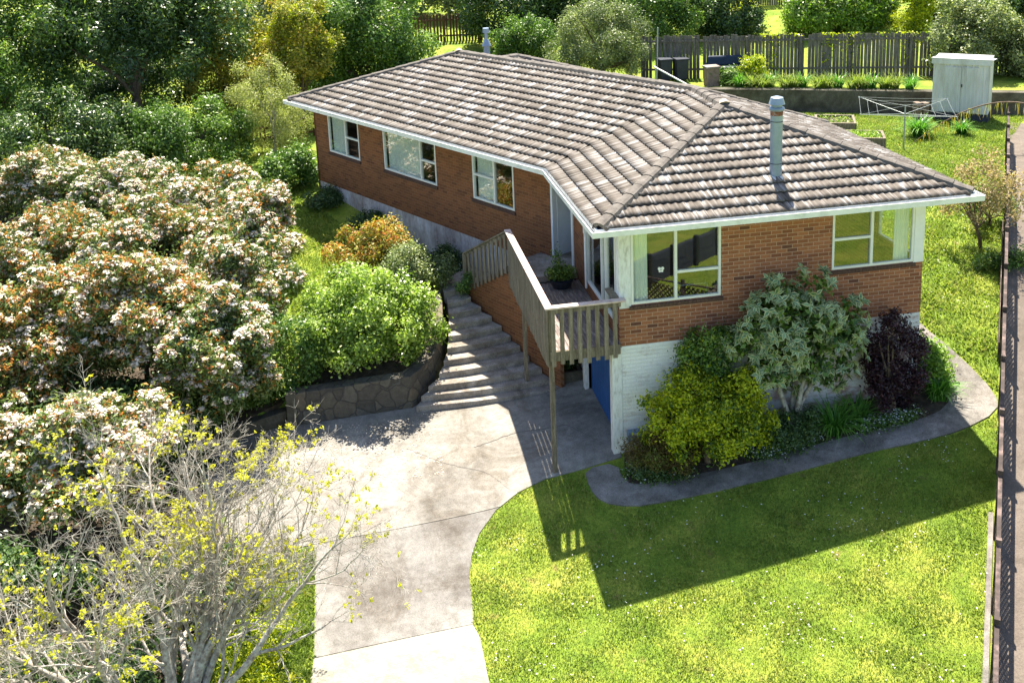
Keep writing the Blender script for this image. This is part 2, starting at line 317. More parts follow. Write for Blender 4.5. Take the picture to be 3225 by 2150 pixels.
L_red = leafmat('orange_red_leaf', [(0, (.30, .20, .05)), (.35, (.50, .22, .06)), (.65, (.62, .16, .04)), (.85, (.66, .34, .12)), (1, (.70, .08, .04))], .4, .4, .4, (1, .7, .4))
L_phot = leafmat('photinia_leaf', [(0, (.03, .06, .015)), (.45, (.08, .12, .03)), (.75, (.17, .19, .055)), (.92, (.30, .20, .06)), (1, (.46, .16, .05))], .3, .35, .5)
L_flower = leafmat('white_blossom', [(0, (.74, .54, .40)), (.35, (.86, .75, .62)), (1, (.90, .84, .74))], .2, .8, .1, (1, 1, .95))
L_daisy = leafmat('white_daisy', [(0, (.7, .7, .66)), (1, (.82, .82, .8))], .2, .8, .1, (1, 1, 1))
L_purple = leafmat('dark_purple_leaf', [(0, (.012, .006, .008)), (.6, (.035, .012, .016)), (1, (.09, .03, .035))], .2, .4, .4, (1, .5, .5))
L_maple = leafmat('brown_green_leaf', [(0, (.05, .03, .012)), (.4, (.10, .065, .02)), (.7, (.10, .12, .022)), (1, (.17, .22, .03))], .35, .5, .3)
L_strap = leafmat('strap_leaf', [(0, (.02, .07, .012)), (.5, (.06, .17, .02)), (1, (.20, .33, .05))], .35, .35, .5)
L_wisp = leafmat('wispy_leaf', [(0, (.10, .12, .04)), (.5, (.26, .27, .09)), (1, (.46, .44, .20))], .4, .5, .3)
L_pink = leafmat('pinkish_leaf', [(0, (.10, .10, .04)), (.4, (.26, .19, .10)), (.75, (.42, .26, .17)), (1, (.58, .48, .34))], .4, .5, .3)
L_cream = leafmat('cream_leaf_margin', [(0, (.36, .40, .16)), (1, (.66, .66, .36))], .3, .4, .4, (1, 1, .8))
L_varg = leafmat('variegated_leaf_centre', [(0, (.03, .07, .03)), (.6, (.08, .15, .07)), (1, (.16, .24, .11))], .25, .35, .5)

# ------------------------------------------------------------------ terrain
LOW = [(-.95, .5, -5.54), (.45, .6, -5.27), (-1.4, -1.6, -6.0), (-.6, -3, -6.05), (1.9, -2.9, -5.83), (4.6, -2.8, -5.55), (7.3, -2.6, -5.25),
 (-3.6, 3.7, -5.45), (-6.3, 3.7, -5.5), (0, 4.0, -5.35), (-4, -4, -6.1), (-7, -8, -6.25), (0, -9, -6.3), (6, -9, -6.0), (10, -6, -5.6), (-4, -14, -6.4), (-12, -10, -6.3), (10, -14, -6), (-3, .5, -5.75), (-5.5, .5, -5.8),
 (8.6, -.6, -4.8), (8.5, 2.5, -4.05), (9, 6, -3.3), (12, 9, -3.02), (14, 13, -3), (18, 18, -3), (13, 21, -3), (10, 12, -3), (8, 14, -3.0), (5, 19, -3.0), (24, 14, -3), (20, 8, -3.2), (15, 3, -3.9), (12, 0, -4.6), (18, 0, -4.5),
 (4, .3, -5.15), (7.3, .3, -4.75), (2, .2, -5.35), (-9, 0, -5.9), (-14, -2, -5.9), (-20, -6, -6), (-26, -20, -6.4), (32, -20, -5.5), (32, 30, -3), (-26, 0, -6), (0, 30, -3), (0, -20, -6.5), (32, 5, -3.8)]
UP = [(-2.2, 7.6, -3.8), (-2.6, 6.3, -4.2), (-5.5, 9, -4.0), (-5, 13, -3.6), (-7, 15, -3.45), (-7, 19, -3.2), (-6.5, 11, -3.95), (-5, 5, -4.6), (-3.6, 5, -4.6), (-2.5, 10.3, -3.95), (-4.4, 13.6, -3.4), (-5.8, 16, -3.1),
 (-8, 5, -4.9), (-8, 3.6, -5.35), (-12, 3.4, -5.4), (-20, 3, -5.4), (-11, 8, -4.5), (-15, 8, -4.5), (-20, 10, -4.3), (-12, 14, -3.8), (-20, 18, -3.6), (-8, 26, -3), (-3, 20, -3), (-15, 28, -3), (0, 22, -3), (2, 26, -2.9), (-26, 30, -3), (-26, 3, -5.4), (-26, 15, -4)]
RW = np.array([(6, 24.9), (13.7, 21.6), (18.7, 19.2), (30, 13.9)]); FEN = np.array([(-2, 30), (9.5, 26.1), (21, 22.0), (34, 17)])
DIV = np.array([(-40, 3.22), (-7.9, 3.72), (-6.7, 4.1), (-3.85, 4.1), (-3.5, 4.4), (-3.2, 4.85), (-3.02, 5.4), (-2.88, 6.0), (-2.72, 7.0), (-1.8, 8.0)])
_tps = {}
def rbf(P, x, y):
    k = id(P)
    if k not in _tps:
        p = np.array(P); q = p[:, :2]; n = len(q); d2 = ((q[:, None]-q[None])**2).sum(-1)+1e-9
        K = .5*d2*np.log(d2)+np.eye(n)*1.5; T = np.c_[np.ones(n), q]
        w = np.linalg.solve(np.block([[K, T], [T.T, np.zeros((3, 3))]]), np.r_[p[:, 2], 0, 0, 0]); _tps[k] = (q, w)
    q, w = _tps[k]; x = np.clip(x, -26, 32); y = np.clip(y, -20, 30); out = w[-3]+w[-2]*x+w[-1]*y
    for (a, b_), c_ in zip(q, w): d2 = (x-a)**2+(y-b_)**2+1e-9; out = out+c_*.5*d2*np.log(d2)
    return out
def G(x, y):
    x = np.asarray(x, float); y = np.asarray(y, float)
    g = np.where((y > np.interp(x, DIV[:, 0], DIV[:, 1])) & (x < -1.8), rbf(UP, x, y), rbf(LOW, x, y))
    yw = np.interp(x, RW[:, 0], RW[:, 1]); yf = np.interp(x, FEN[:, 0], FEN[:, 1])
    g = np.where((y > yw) & (x > 4), np.where(y > yf, -2.12+np.clip(y-yf-1, 0, 60)*.13, -2.12), g)
    g = np.where((x <= 4) & (y > 27), np.maximum(np.clip(y-27, 0, 60)*.13-3.0, -3.0), g)
    return g
def GL(x, y): return rbf(LOW, np.asarray(x, float), np.asarray(y, float))
def g1(x, y): return float(G(x, y))
xs = np.concatenate([np.linspace(-90, -26, 33), np.arange(-25, 28, .2), np.linspace(29, 100, 36)])
ys = np.concatenate([np.linspace(-60, -21, 20), np.arange(-20, 30, .2), np.arange(30, 60, .6), np.linspace(61, 140, 40)])
X, Y = np.meshgrid(xs, ys); Z = G(X, Y)
nx, ny = len(xs), len(ys); I = np.arange(nx*ny).reshape(ny, nx)
F = np.stack([I[:-1, :-1], I[:-1, 1:], I[1:, 1:], I[1:, :-1]], -1).reshape(-1, 4)
# leave the ground open under the house and its garage, which stand in it
cx = X[:-1, :-1].ravel()+.1; cyy = Y[:-1, :-1].ravel()+.1
nAx, nAy = math.cos(R(30)), math.sin(R(30))
inA = (cx*nAx+cyy*nAy > 2.38+1.0) & (cx*nAx+cyy*nAy < 2.38+7.4) & ((cx*-nAy+(cyy-4.76)*nAx) < 12.2) & ((cx*-nAy+(cyy-4.76)*nAx) > 0)
inB = (cx > .9) & (cx < 7.2) & (cyy > 1.0) & (cyy < 6.5)
F = F[~(inA | inB)]
tag(mesh_np('lawn', np.stack([X.ravel(), Y.ravel(), Z.ravel()], 1), F, M_lawn, smooth=True), kind='structure')

def poly_mesh(poly, step):
    poly = [Vector(p) for p in poly]; B = []
    for i, p in enumerate(poly):
        q = poly[(i+1) % len(poly)]; n = max(1, int((q-p).length/step))
        B += [p+(q-p)*k/n for k in range(n)]
    nb = len(B); P = np.array([tuple(p) for p in B]); x0, y0 = P.min(0); x1, y1 = P.max(0)
    inner = []
    for x in np.arange(x0+step/2, x1, step):
        for y in np.arange(y0+step/2, y1, step):
            c = False; j = nb-1
            for i in range(nb):
                if (P[i, 1] > y) != (P[j, 1] > y) and x < (P[j, 0]-P[i, 0])*(y-P[i, 1])/(P[j, 1]-P[i, 1])+P[i, 0]: c = not c
                j = i
            if c and np.min((P[:, 0]-x)**2+(P[:, 1]-y)**2) > (step*.4)**2: inner.append(Vector((x, y)))
    out = delaunay_2d_cdt(B+inner, [], [list(range(nb))], 1, 1e-5)
    return [tuple(v) for v in out[0]], [list(f) for f in out[2]], nb
def smooth_poly(P, rounds=2):
    for _ in range(rounds):
        Q = []
        for i in range(len(P)):
            a, b_ = np.array(P[i]), np.array(P[(i+1) % len(P)]); Q += [tuple(a*.75+b_*.25), tuple(a*.25+b_*.75)]
        P = Q
    return P
def sheet(name, poly, off, mat, step=.35, thick=.12, zf=None, label=None, kind='structure', parent=None, cat=None):
    V, Fc, nb = poly_mesh(poly, step); zf = zf or G
    V = np.array(V); z = zf(V[:, 0], V[:, 1])+off
    mb = MB(); top = [(x, y, zz) for (x, y), zz in zip(V, z)]
    mb.v = top+[(x, y, zz-thick) for x, y, zz in top[:nb]]; mb.uv = [(0, 0)]*len(mb.v)
    for f in Fc:
        a, b_, c_ = (V[i] for i in f[:3])
        if (b_[0]-a[0])*(c_[1]-a[1])-(b_[1]-a[1])*(c_[0]-a[0]) < 0: f = f[::-1]
        mb.f.append(f)
    n = len(top)
    for i in range(nb): j = (i+1) % nb; mb.f.append([i, n+i, n+j, j])
    o = mb.build(name, mat, parent)
    if kind: o['kind'] = kind
    if label: o['label'] = label
    if cat: o['category'] = cat
    return o
exec_order = None

# ------------------------------------------------------------------ driveway and paths
edgeR = [(-.31, .39), (-1.16, .4), (-1.77, .21), (-2.29, -.14), (-2.74, -.71), (-2.96, -1.23), (-3.09, -1.78), (-3.14, -2.55), (-3.19, -3.0)]
sheet('driveway', [(-8.9, 3.2), (-8.2, 1.9), (-7.7, .6), (-7.25, -.38), (-5.9, -.31), (-2.2, -.08), (-1.77, .21), (-1.16, .4), (-.31, .39), (.55, .45), (.6, .62), (.75, .9), (.75, 4.3), (-.2, 4.3), (-3.0, 4.6), (-3.55, 4.0), (-6.6, 4.05), (-7.9, 3.7), (-9.5, 3.68)], .02, M_conc, zf=GL)
sheet('driveway', [(-5.98, -3.27), (-3.2, -3.02), (-3.14, -2.55), (-3.09, -1.78), (-2.96, -1.23), (-2.74, -.71), (-2.29, -.14), (-2.22, -.1), (-6.07, -.335), (-5.96, -1.49), (-5.98, -2.66)], .02, M_conc2, zf=GL)
sheet('driveway', [(-6.3, -12), (-3.0, -12), (-3.05, -6), (-3.12, -4.47), (-3.12, -3.36), (-3.2, -3.04), (-5.98, -3.295), (-6.06, -3.89), (-6.2, -6)], .026, M_conc3)
sheet('path', smooth_poly([(-.29, .36), (-.33, -.15), (-.2, -.62), (.36, -.93), (1.07, -.99), (1.72, -.99), (3.62, -.95), (5.59, -.89), (6.54, -.95), (7.66, -.92), (8.7, -.62), (9.0, -.1), (8.95, 1.13), (8.65, 2.52), (8.5, 5), (8.0, 6.8), (7.55, 6.8), (7.75, 5), (7.85, 2.22), (8.1, 1.53), (8.25, .5), (8.0, .0), (7.41, -.34), (6.38, -.35), (4.52, -.33), (3.46, -.40), (1.92, -.44), (.77, -.45), (.4, -.28), (.4, .3)], 1), .03, M_path)
# thin cracks in the drive
def crack(pts, w=.012):
    rnd = random.Random(3); V = []; Fc = []; mb = MB()
    P = []
    for (a, b_) in zip(pts[:-1], pts[1:]):
        for k in range(12): t = k/12; P.append((a[0]*(1-t)+b_[0]*t+rnd.uniform(-.02, .02), a[1]*(1-t)+b_[1]*t+rnd.uniform(-.02, .02)))
    for (a, b_) in zip(P[:-1], P[1:]):
        za, zb = g1(*a)+.026, g1(*b_)+.026
        mb.face([(a[0], a[1]-w/2, za), (b_[0], b_[1]-w/2, zb), (b_[0], b_[1]+w/2, zb), (a[0], a[1]+w/2, za)])
    o = mb.build('driveway_crack', M_crack); o['kind'] = 'structure'
crack([(-2.44, 1.97), (-1.5, 2.22), (-.3, 2.07), (.37, .9)]); crack([(-1.9, .3), (-2.3, 1.0), (-3.3, 1.7), (-4.0, 2.4)], .008)
sheet('garden_bed_soil', [(.65, .58), (7.45, .58), (7.6, .9), (7.6, 5), (7.78, 5), (7.88, 2.2), (8.12, 1.5), (8.27, .5), (8.0, -.02), (7.4, -.36), (4.5, -.35), (1.9, -.46), (.77, -.47), (.42, -.25)], .022, M_soil, .3)
FX, FD = (4.52, -6.61), (.5757, .8176)      # lattice fence line
def fl(t, d=0): return (FX[0]+FD[0]*t+FD[1]*d, FX[1]+FD[1]*t-FD[0]*d)
sheet('dirt_drive', [fl(-.6, .06), fl(-1.2, 4.2), fl(28, 4.2), fl(28, .06)], .02, M_dirt, .8)
sheet('concrete_kerb', [fl(-3.6, -.14), fl(-3.6, -.05), fl(4.2, -.05), fl(4.2, -.14)], .05, M_path, .5)

# ------------------------------------------------------------------ house
t_ = .347
Vp = Vector((0, 4.76, 0)); dA = Vector((-.5, .8660254, 0)); nA = Vector((.8660254, .5, 0))
def A(s, n, z=0): return Vp+dA*s+nA*n+Vector((0, 0, z))
LA = 13.18; RZ = 1.457
E1, E2, O = Vector((0, 0, 0)), Vector((8.3, 0, 0)), Vector((8.35, 7.0, 0))
P2 = Vector((4.15, 3.88, RZ)); J = Vector((4.2, 5.89, RZ)); Lc = A(LA, 0); L2 = A(LA, 8.4); P1 = A(LA-4.2, 4.2, RZ)
H = thing('brick_house', 'single storey brick house with a brown tiled hip roof and white gutters', 'house', (4, 4, -5))
def roof_face(poly, a0, a1, name='roof_slope'):
    """poly: 3D points on the plane; a0->a1 eave direction"""
    o = Vector(a0); a = (Vector(a1)-o).normalized()
    top = max(poly, key=lambda p: p.z); u = Vector(top)-o; u -= a*u.dot(a); bdir = u.normalized(); n = a.cross(bdir).normalized()
    if n.z < 0: n = -n
    P = np.array([((Vector(p)-o).dot(a), (Vector(p)-o).dot(bdir)) for p in poly])
    da = .0274; A0, A1, B1 = P[:, 0].min(), P[:, 0].max(), P[:, 1].max()
    A0 = math.floor(A0/da)*da
    na = int((A1-A0)/da)+1; aa = A0+np.arange(na+1)*da; acx = aa[:-1]+da/2
    roll = lambda x: .030*(.5+.5*np.cos(2*np.pi*x/.1645))
    V = []; UV = []; FF = []; base = 0
    def inside(x, y):
        c = np.zeros(len(x), bool); j = len(P)-1
        for i in range(len(P)):
            cond = ((P[i, 1] > y) != (P[j, 1] > y)); xi = (P[j, 0]-P[i, 0])*(y-P[i, 1])/((P[j, 1]-P[i, 1]) or 1e-9)+P[i, 0]
            c ^= cond & (x < xi); j = i
        return c
    rng = np.random.RandomState(len(poly)+int(B1*100))
    for j in range(int(B1/.32)+1):
        b0 = j*.32-.03; b1 = (j+1)*.32
        ok = inside(acx, np.full(na, min((j+.5)*.32, B1-.01)))
        if not ok.any(): continue
        jit = np.interp(np.arange(na+1), np.arange(0, na+14, 12)[:na//12+2], rng.uniform(-.004, .005, na//12+2))
        r = roll(aa)
        rows = [(b0+.09, np.full(na+1, -.03)), (b0, .036+r+jit), (b0, .050+r+jit), (b0+.16, .030+r+jit*.6), (b1, .010+r)]
        for bb, hh in rows:
            p = np.outer(aa, np.array(a))+np.array(o)+np.array(bdir)*bb+np.outer(hh, np.array(n))
            V.append(p); UV.append(np.stack([aa, np.full(na+1, max(bb, j*.32+.001) if bb < b1 else b1-.002)], 1))
        for k in range(4):
            i0 = base+k*(na+1)+np.nonzero(ok)[0]
            FF.append(np.stack([i0, i0+1, i0+na+2, i0+na+1], 1))
        base += 5*(na+1)
    FF = np.concatenate(FF)
    if Vector(a).cross(bdir).z < 0: FF = FF[:, ::-1]
    ob = mesh_np(name, np.concatenate(V), FF, M_tile, H, uv=np.concatenate(UV))
    return ob
RF = [([Vp, Lc, P1, J], Lc, Vp), ([E1, E2, P2], E1, E2), ([Vp, J, P2, E1], Vp, E1), ([Lc, P1, L2], L2, Lc), ([L2, P1, J, O], O, L2), ([E2, O, J, P2], E2, O)]
for poly, a, b_ in RF: roof_face(poly, a, b_)
# roof underlay so nothing shines through between tiles
mb = MB(); dz = Vector((0, 0, -.045))
for poly, a, b_ in RF:
    q = [p+dz for p in poly]; mb.face(q)
mb.build('roof_underlay', M_dark, H)
# rear wing hip end behind the main ridge
ap = A(6.8, 4.9, RZ-.005); w0 = A(2.6, 9.1, 0); w1 = A(11.0, 9.1, 0)
roof_face([w1, w0, ap], w0, w1)
mr = A(6.8, 4.2, RZ-.01)
roof_face([A(2.6, 4.9, 0), w0, ap, mr], w0, A(2.6, 4.2, 0)); roof_face([A(11, 4.9, 0), w1, ap, mr], A(11, 4.2, 0), w1)
# ridge and hip capping
def capping(p, q, mat=None, lift=.03, seg=.42):
    p, q = Vector(p)+Vector((0, 0, lift)), Vector(q)+Vector((0, 0, lift)); d = (q-p); n = max(1, round(d.length/seg)); d.normalize()
    sd = d.cross(Vector((0, 0, 1))).normalized(); up = sd.cross(d).normalized(); mb = MB(); L = (q-p).length/n; rnd = random.Random(n)
    prof = [(-.175, -.085), (-.115, .040), (-.05, .066), (.05, .066), (.115, .040), (.175, -.085), (.15, -.085), (0, .015), (-.15, -.085)]
    for i in range(n):
        a = p+d*(i*L-.03); b_ = p+d*((i+1)*L); k = len(mb.v); tz = rnd.uniform(-.006, .006)
        for o, g, h in ((a, 1.03, .010), (b_, .98, -.002)):
            for x, y in prof: mb.v.append(tuple(o+sd*x*g+up*(y*g+h+tz))); mb.uv.append((0, 0))
        m_ = len(prof)
        for j in range(m_): jj = (j+1) % m_; mb.f.append([k+j, k+jj, k+m_+jj, k+m_+j])
        mb.f.append([k+j for j in reversed(range(m_))]); mb.f.append([k+m_+j for j in range(m_)])
    return mb.build('ridge_capping', mat or M_ridge, H)
capping(E1+Vector((.08, .08, .03)), P2); capping(E2+Vector((-.08, .08, .03)), P2); capping(P2, J); capping(P1, J); capping(Lc+(P1-Lc)*.01, P1)
capping(L2, P1); capping(O, J); capping(w0, ap); capping(w1, ap); capping(mr, ap)
for q in (P2, P1):
    mb = MB(); mb.cyl(q+Vector((0, -.06, .03)), q+Vector((0, .02, .125)), .15, .07, 8); mb.build('ridge_mortar', M_mortar, H)
# gutters
loop = [E1, E2, O, w0+nA*0, w1, L2, Lc, Vp]
loop = [E1, E2, O, L2, Lc, Vp]
def sweep(name, loop, prof, mat, parent):
    n = len(loop); mb = MB(); rows = []
    for i, p in enumerate(loop):
        a = (p-loop[i-1]).normalized(); b_ = (loop[(i+1) % n]-p).normalized()
        na_ = Vector((a.y, -a.x, 0)); nb_ = Vector((b_.y, -b_.x, 0)); m_ = (na_+nb_); m_ = m_/(m_.dot(na_))
        rows.append([p+m_*x+Vector((0, 0, z)) for x, z in prof])
    k = len(prof)
    for i in range(n):
        r0, r1 = rows[i], rows[(i+1) % n]
        for j in range(k): jj = (j+1) % k; mb.face([r0[j], r1[j], r1[jj], r0[jj]][::-1])
    return mb.build(name, mat, parent)
sweep('gutter', loop, [(0, -.135), (.115, -.135), (.125, -.012), (.105, -.012), (.098, -.12), (.004, -.12)], M_gutter, H)
sweep('fascia', loop, [(-.03, -.17), (-.002, -.17), (-.002, 0), (-.03, 0)], M_white, H)
WA = Frame(A(0, .6), dA, -nA); WB = Frame((.6, 0, 0), (0, 1, 0), (-1, 0, 0)); WC = Frame((0, .6, 0), (1, 0, 0), (0, -1, 0)); WR = Frame((7.5, 0, 0), (0, 1, 0), (1, 0, 0))
mb = MB(); zz = -.15
inner = [Vector((.62, .62, 0)), Vector((7.48, .62, 0)), Vector((7.48, 6.8, 0)), A(LA-.6, 7.8), A(LA-.6, .62), Vector((.62, 4.8, 0))]
outer = loop
for i in range(6):
    j = (i+1) % 6; q = [outer[i], outer[j], inner[j], inner[i]]
    q = [Vector((p.x, p.y, zz)) for p in q]; mb.face(q[::-1]); mb.face([p+Vector((0, 0, .02)) for p in q])
mb.build('soffit', M_soffit, H)
def wall(name, F, s0, s1, z0, z1, holes, mat, parent=H, th=.11):
    ss = sorted({s0, s1, *[h[0] for h in holes], *[h[1] for h in holes]}); zs = sorted({z0, z1, *[h[2] for h in holes], *[h[3] for h in holes]})
    ss = [s for s in ss if s0 <= s <= s1]; zs = [z for z in zs if z0 <= z <= z1]
    mb = MB(); cell = {}
    for i in range(len(ss)-1):
        for j in range(len(zs)-1):
            cs, cz = (ss[i]+ss[i+1])/2, (zs[j]+zs[j+1])/2
            cell[i, j] = not any(h[0] < cs < h[1] and h[2] < cz < h[3] for h in holes)
    def quad(P, uv):
        mb.face(P, uv)
    for (i, j), ok in cell.items():
        if not ok: continue
        a0, a1, c0, c1 = ss[i], ss[i+1], zs[j], zs[j+1]
        fr = [F(a0, 0, c0), F(a1, 0, c0), F(a1, 0, c1), F(a0, 0, c1)]; bk = [F(a0, -th, c0), F(a1, -th, c0), F(a1, -th, c1), F(a0, -th, c1)]
        uv = [(a0, c0), (a1, c0), (a1, c1), (a0, c1)]
        quad(fr, uv); quad(bk[::-1], uv[::-1])
        for (di, dj, e) in ((-1, 0, (3, 0)), (1, 0, (1, 2)), (0, -1, (0, 1)), (0, 1, (2, 3))):
            if not cell.get((i+di, j+dj), False):
                x, y = e; quad([fr[x], bk[x], bk[y], fr[y]], [(uv[x][0], uv[x][1]), (uv[x][0]+(th if di else 0), uv[x][1]+(th if dj else 0)), (uv[y][0]+(th if di else 0), uv[y][1]+(th if dj else 0)), uv[y]])
    return mb.build(name, mat, parent)
ZT = -.13
# front wall
wall('brick_wall', WC, .86, 7.5, -2.84, ZT, [(.86, 2.84, -1.93, ZT), (5.35, 7.5, -1.63, ZT)], M_brick)
wall('brick_wall', WC, .6, .86, -2.84, -1.93, [], M_brick)
wall('painted_base_wall', WC, .64, 7.5, -5.9, -2.843, [], M_block, th=.2)
wall('brick_wall', WR, .71, 6.9, -2.84, ZT, [(.71, 2.4, -1.63, ZT)], M_brick); wall('painted_base_wall', WR, .605, 6.9, -5.5, -2.843, [], M_block, th=.2)
# deck side wall
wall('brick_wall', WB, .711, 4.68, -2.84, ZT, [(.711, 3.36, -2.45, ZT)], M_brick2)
wall('painted_base_wall', WB, .82, 4.4, -6, -2.843, [(.95, 3.45, -6, -2.98)], M_block, th=.15)
# long wall
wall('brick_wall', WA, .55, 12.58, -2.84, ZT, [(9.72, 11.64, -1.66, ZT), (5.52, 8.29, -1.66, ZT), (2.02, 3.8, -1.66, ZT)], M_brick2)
wall('concrete_base_wall', WA, .0, 12.6, -5.4, -2.843, [], M_stained, th=.2)
# end and rear walls
WE = Frame(A(12.58, .6), nA, dA); WK = Frame(A(0, 7.8), dA, nA)
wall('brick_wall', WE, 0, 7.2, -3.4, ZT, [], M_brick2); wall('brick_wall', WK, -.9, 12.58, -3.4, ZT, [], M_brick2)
# painted corner posts
mb = MB(); mb.fbox(WC, .60, .86, -.22, .012, -1.99, ZT-.003); mb.build('corner_post', M_wornwhite, H, .006)
mb = MB(); mb.fbox(WC, 7.27, 7.51, -.11, .012, -1.65, ZT-.003); mb.build('corner_post', M_white, H, .006)
mb = MB(); mb.fbox(WC, .42, .638, -.2, .02, -6.0, -2.86); mb.build('garage_post', M_wornwhite, H, .01)
mb = MB(); mb.fbox(WB, 3.45, 3.62, -.1, .10, -6.0, -2.9); mb.fbox(WB, 3.68, 3.84, -.1, .06, -6.0, -2.9); mb.build('garage_post', M_wornwhite, H, .01)
# garage door: dark blue boards
mb = MB()
for k in range(17): mb.fbox(WB, .955+k*.1465, .955+k*.1465+.135, -.09, -.06, -5.9, -2.99)
mb.fbox(WB, .95, 3.45, -.12, -.092, -5.9, -2.99); mb.build('garage_door', M_bluedoor, H)
# entry recess
WN = Frame(A(.55, .6), nA, -dA)
mb = MB(); mb.fbox(WN, .0, .95, -.02, .02, -2.56, ZT); mb.fbox(WN, -.012, .05, -.03, .035, -2.56, ZT+.002); mb.fbox(WN, .16, .19, .02, .032, -2.5, ZT); mb.build('entry_side_panel', M_door, H)
mb = MB(); mb.fbox(WA, -1.2, .50, -.99, -.95, -2.56, ZT); db = mb.build('front_door', M_door, H)
mb = MB(); mb.fbox(WB, 4.685, 4.84, -.12, .03, -2.58, ZT-.003); mb.fbox(WB, 4.80, 4.90, -.3, -.125, -2.58, ZT-.003); mb.build('door_post', M_white, H, .005)
# windows
def window(F, s0, s1, z0, z1, bars, sill=True, depth=-.03, fw=.05, label=None, trim=True):
    """bars: (vertical s) and (horizontal z, s from, s to)"""
    mb = MB(); n0, n1 = depth-.04, depth+.035
    mb.fbox(F, s0, s1, n0, n1, z0, z0+fw); mb.fbox(F, s0, s1, n0, n1, z1-fw, z1)
    mb.fbox(F, s0, s0+fw, n0, n1+.002, z0+fw, z1-fw); mb.fbox(F, s1-fw, s1, n0, n1+.002, z0+fw, z1-fw)
    for bsp in bars:
        if bsp[0] == 'v': mb.fbox(F, bsp[1]-.03, bsp[1]+.03, n0+.01, n1+.008, z0+fw, z1-fw)
        else: mb.fbox(F, bsp[2], bsp[3], n0+.008, n1+.004, bsp[1]-.028, bsp[1]+.028)
    w = mb.build('window', M_alu, H, label=label)
    mb = MB(); mb.fbox(F, s0+.02, s1-.02, depth-.008, depth, z0+.02, z1-.02); mb.build('pane', M_glass, w)
    if sill:
        mb = MB(); k = int((s1-s0+.1)/.083); st_ = (s1-s0+.1)/k
        for i in range(k): a = s0-.05+i*st_; mb.hexa_sill = 0; mb.hexa(fix(F, [F(a+.003, -.08, z0-.085), F(a+st_-.003, -.08, z0-.085), F(a+st_-.003, .045, z0-.105), F(a+.003, .045, z0-.105), F(a+.003, -.08, z0-.002), F(a+st_-.003, -.08, z0-.002), F(a+st_-.003, .045, z0-.03), F(a+.003, .045, z0-.03)]))
        mb.build('window_sill', M_sill, w)
    return w
def fix(F, P): return P if not F.flip else [P[i] for i in (1, 0, 3, 2, 5, 4, 7, 6)]
window(WC, .865, 2.835, -1.925, ZT-.004, [('v', 1.84), ('h', -1.30, 1.87, 2.78)])
window(WC, 5.355, 7.265, -1.625, ZT-.004, [('v', 6.27), ('h', -.95, 5.40, 6.24)])
window(WR, .72, 2.395, -1.625, ZT-.004, [('v', 1.5)])
window(WA, 9.725, 11.635, -1.655, ZT-.004, [('v', 10.55), ('h', -1.0, 9.77, 10.52)])
window(WA, 5.525, 8.285, -1.655, ZT-.004, [('v', 6.3), ('h', -1.0, 5.57, 6.27)])
window(WA, 2.025, 3.795, -1.655, ZT-.004, [('v', 2.85), ('h', -.95, 2.88, 3.75)])
w = window(WB, .86, 3.355, -2.445, ZT-.004, [('v', 1.66), ('v', 2.0)], sill=False, fw=.06, label='tall sliding glass door with slim frames beside the deck')
# rooms
mb = MB()
mb.box(.72, 7.38, .73, 6.2, -2.74, -2.70); mb.build('room_floor', M_carpet, H)
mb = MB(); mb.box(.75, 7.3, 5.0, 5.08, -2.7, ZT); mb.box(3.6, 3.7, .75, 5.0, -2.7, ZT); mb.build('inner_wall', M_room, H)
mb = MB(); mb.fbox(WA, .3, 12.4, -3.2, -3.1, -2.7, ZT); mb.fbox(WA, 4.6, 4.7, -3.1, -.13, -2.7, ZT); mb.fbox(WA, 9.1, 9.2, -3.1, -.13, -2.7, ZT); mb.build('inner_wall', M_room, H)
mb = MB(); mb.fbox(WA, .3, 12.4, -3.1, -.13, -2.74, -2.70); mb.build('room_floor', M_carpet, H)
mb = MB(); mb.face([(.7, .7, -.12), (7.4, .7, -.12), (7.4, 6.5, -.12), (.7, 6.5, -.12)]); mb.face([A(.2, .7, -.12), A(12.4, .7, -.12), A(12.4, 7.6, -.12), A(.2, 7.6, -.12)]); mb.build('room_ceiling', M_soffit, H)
def curtain(F, s0, s1, z0, z1, n=-.135, label='', nm='curtain'):
    mb = MB(); k = max(6, int((s1-s0)/.02)); a = np.linspace(s0, s1, k+1); dep = n+.018*np.sin(a*70)
    for i in range(k):
        mb.face([F(a[i], dep[i], z0), F(a[i+1], dep[i+1], z0), F(a[i+1], dep[i+1], z1), F(a[i], dep[i], z1)])
        mb.face([F(a[i], dep[i]-.012, z0), F(a[i], dep[i]-.012, z1), F(a[i+1], dep[i+1]-.012, z1), F(a[i+1], dep[i+1]-.012, z0)])
    tag(mb.build(nm, M_curtain), label, 'curtain', 'pale curtains behind the windows')
curtain(WC, .90, 1.26, -2.3, -.18, label='cream curtain at left edge of front window beside corner post')
curtain(WC, 6.86, 7.2, -1.9, -.18, label='grey green curtain at right end of the far right front window')
curtain(WA, 10.62, 11.58, -1.7, -.18, label='pale drawn curtain in the leftmost window of long brick wall')
curtain(WA, 6.4, 8.2, -1.7, -.18, label='wide drawn net curtain in the middle window of long wall')
curtain(WA, 2.9, 3.75, -1.7, -.18, label='drawn curtain behind left light of window nearest the entry')
curtain(WB, .95, 1.7, -2.4, -.18, -.25, label='grey curtain behind sliding glass door by the deck')
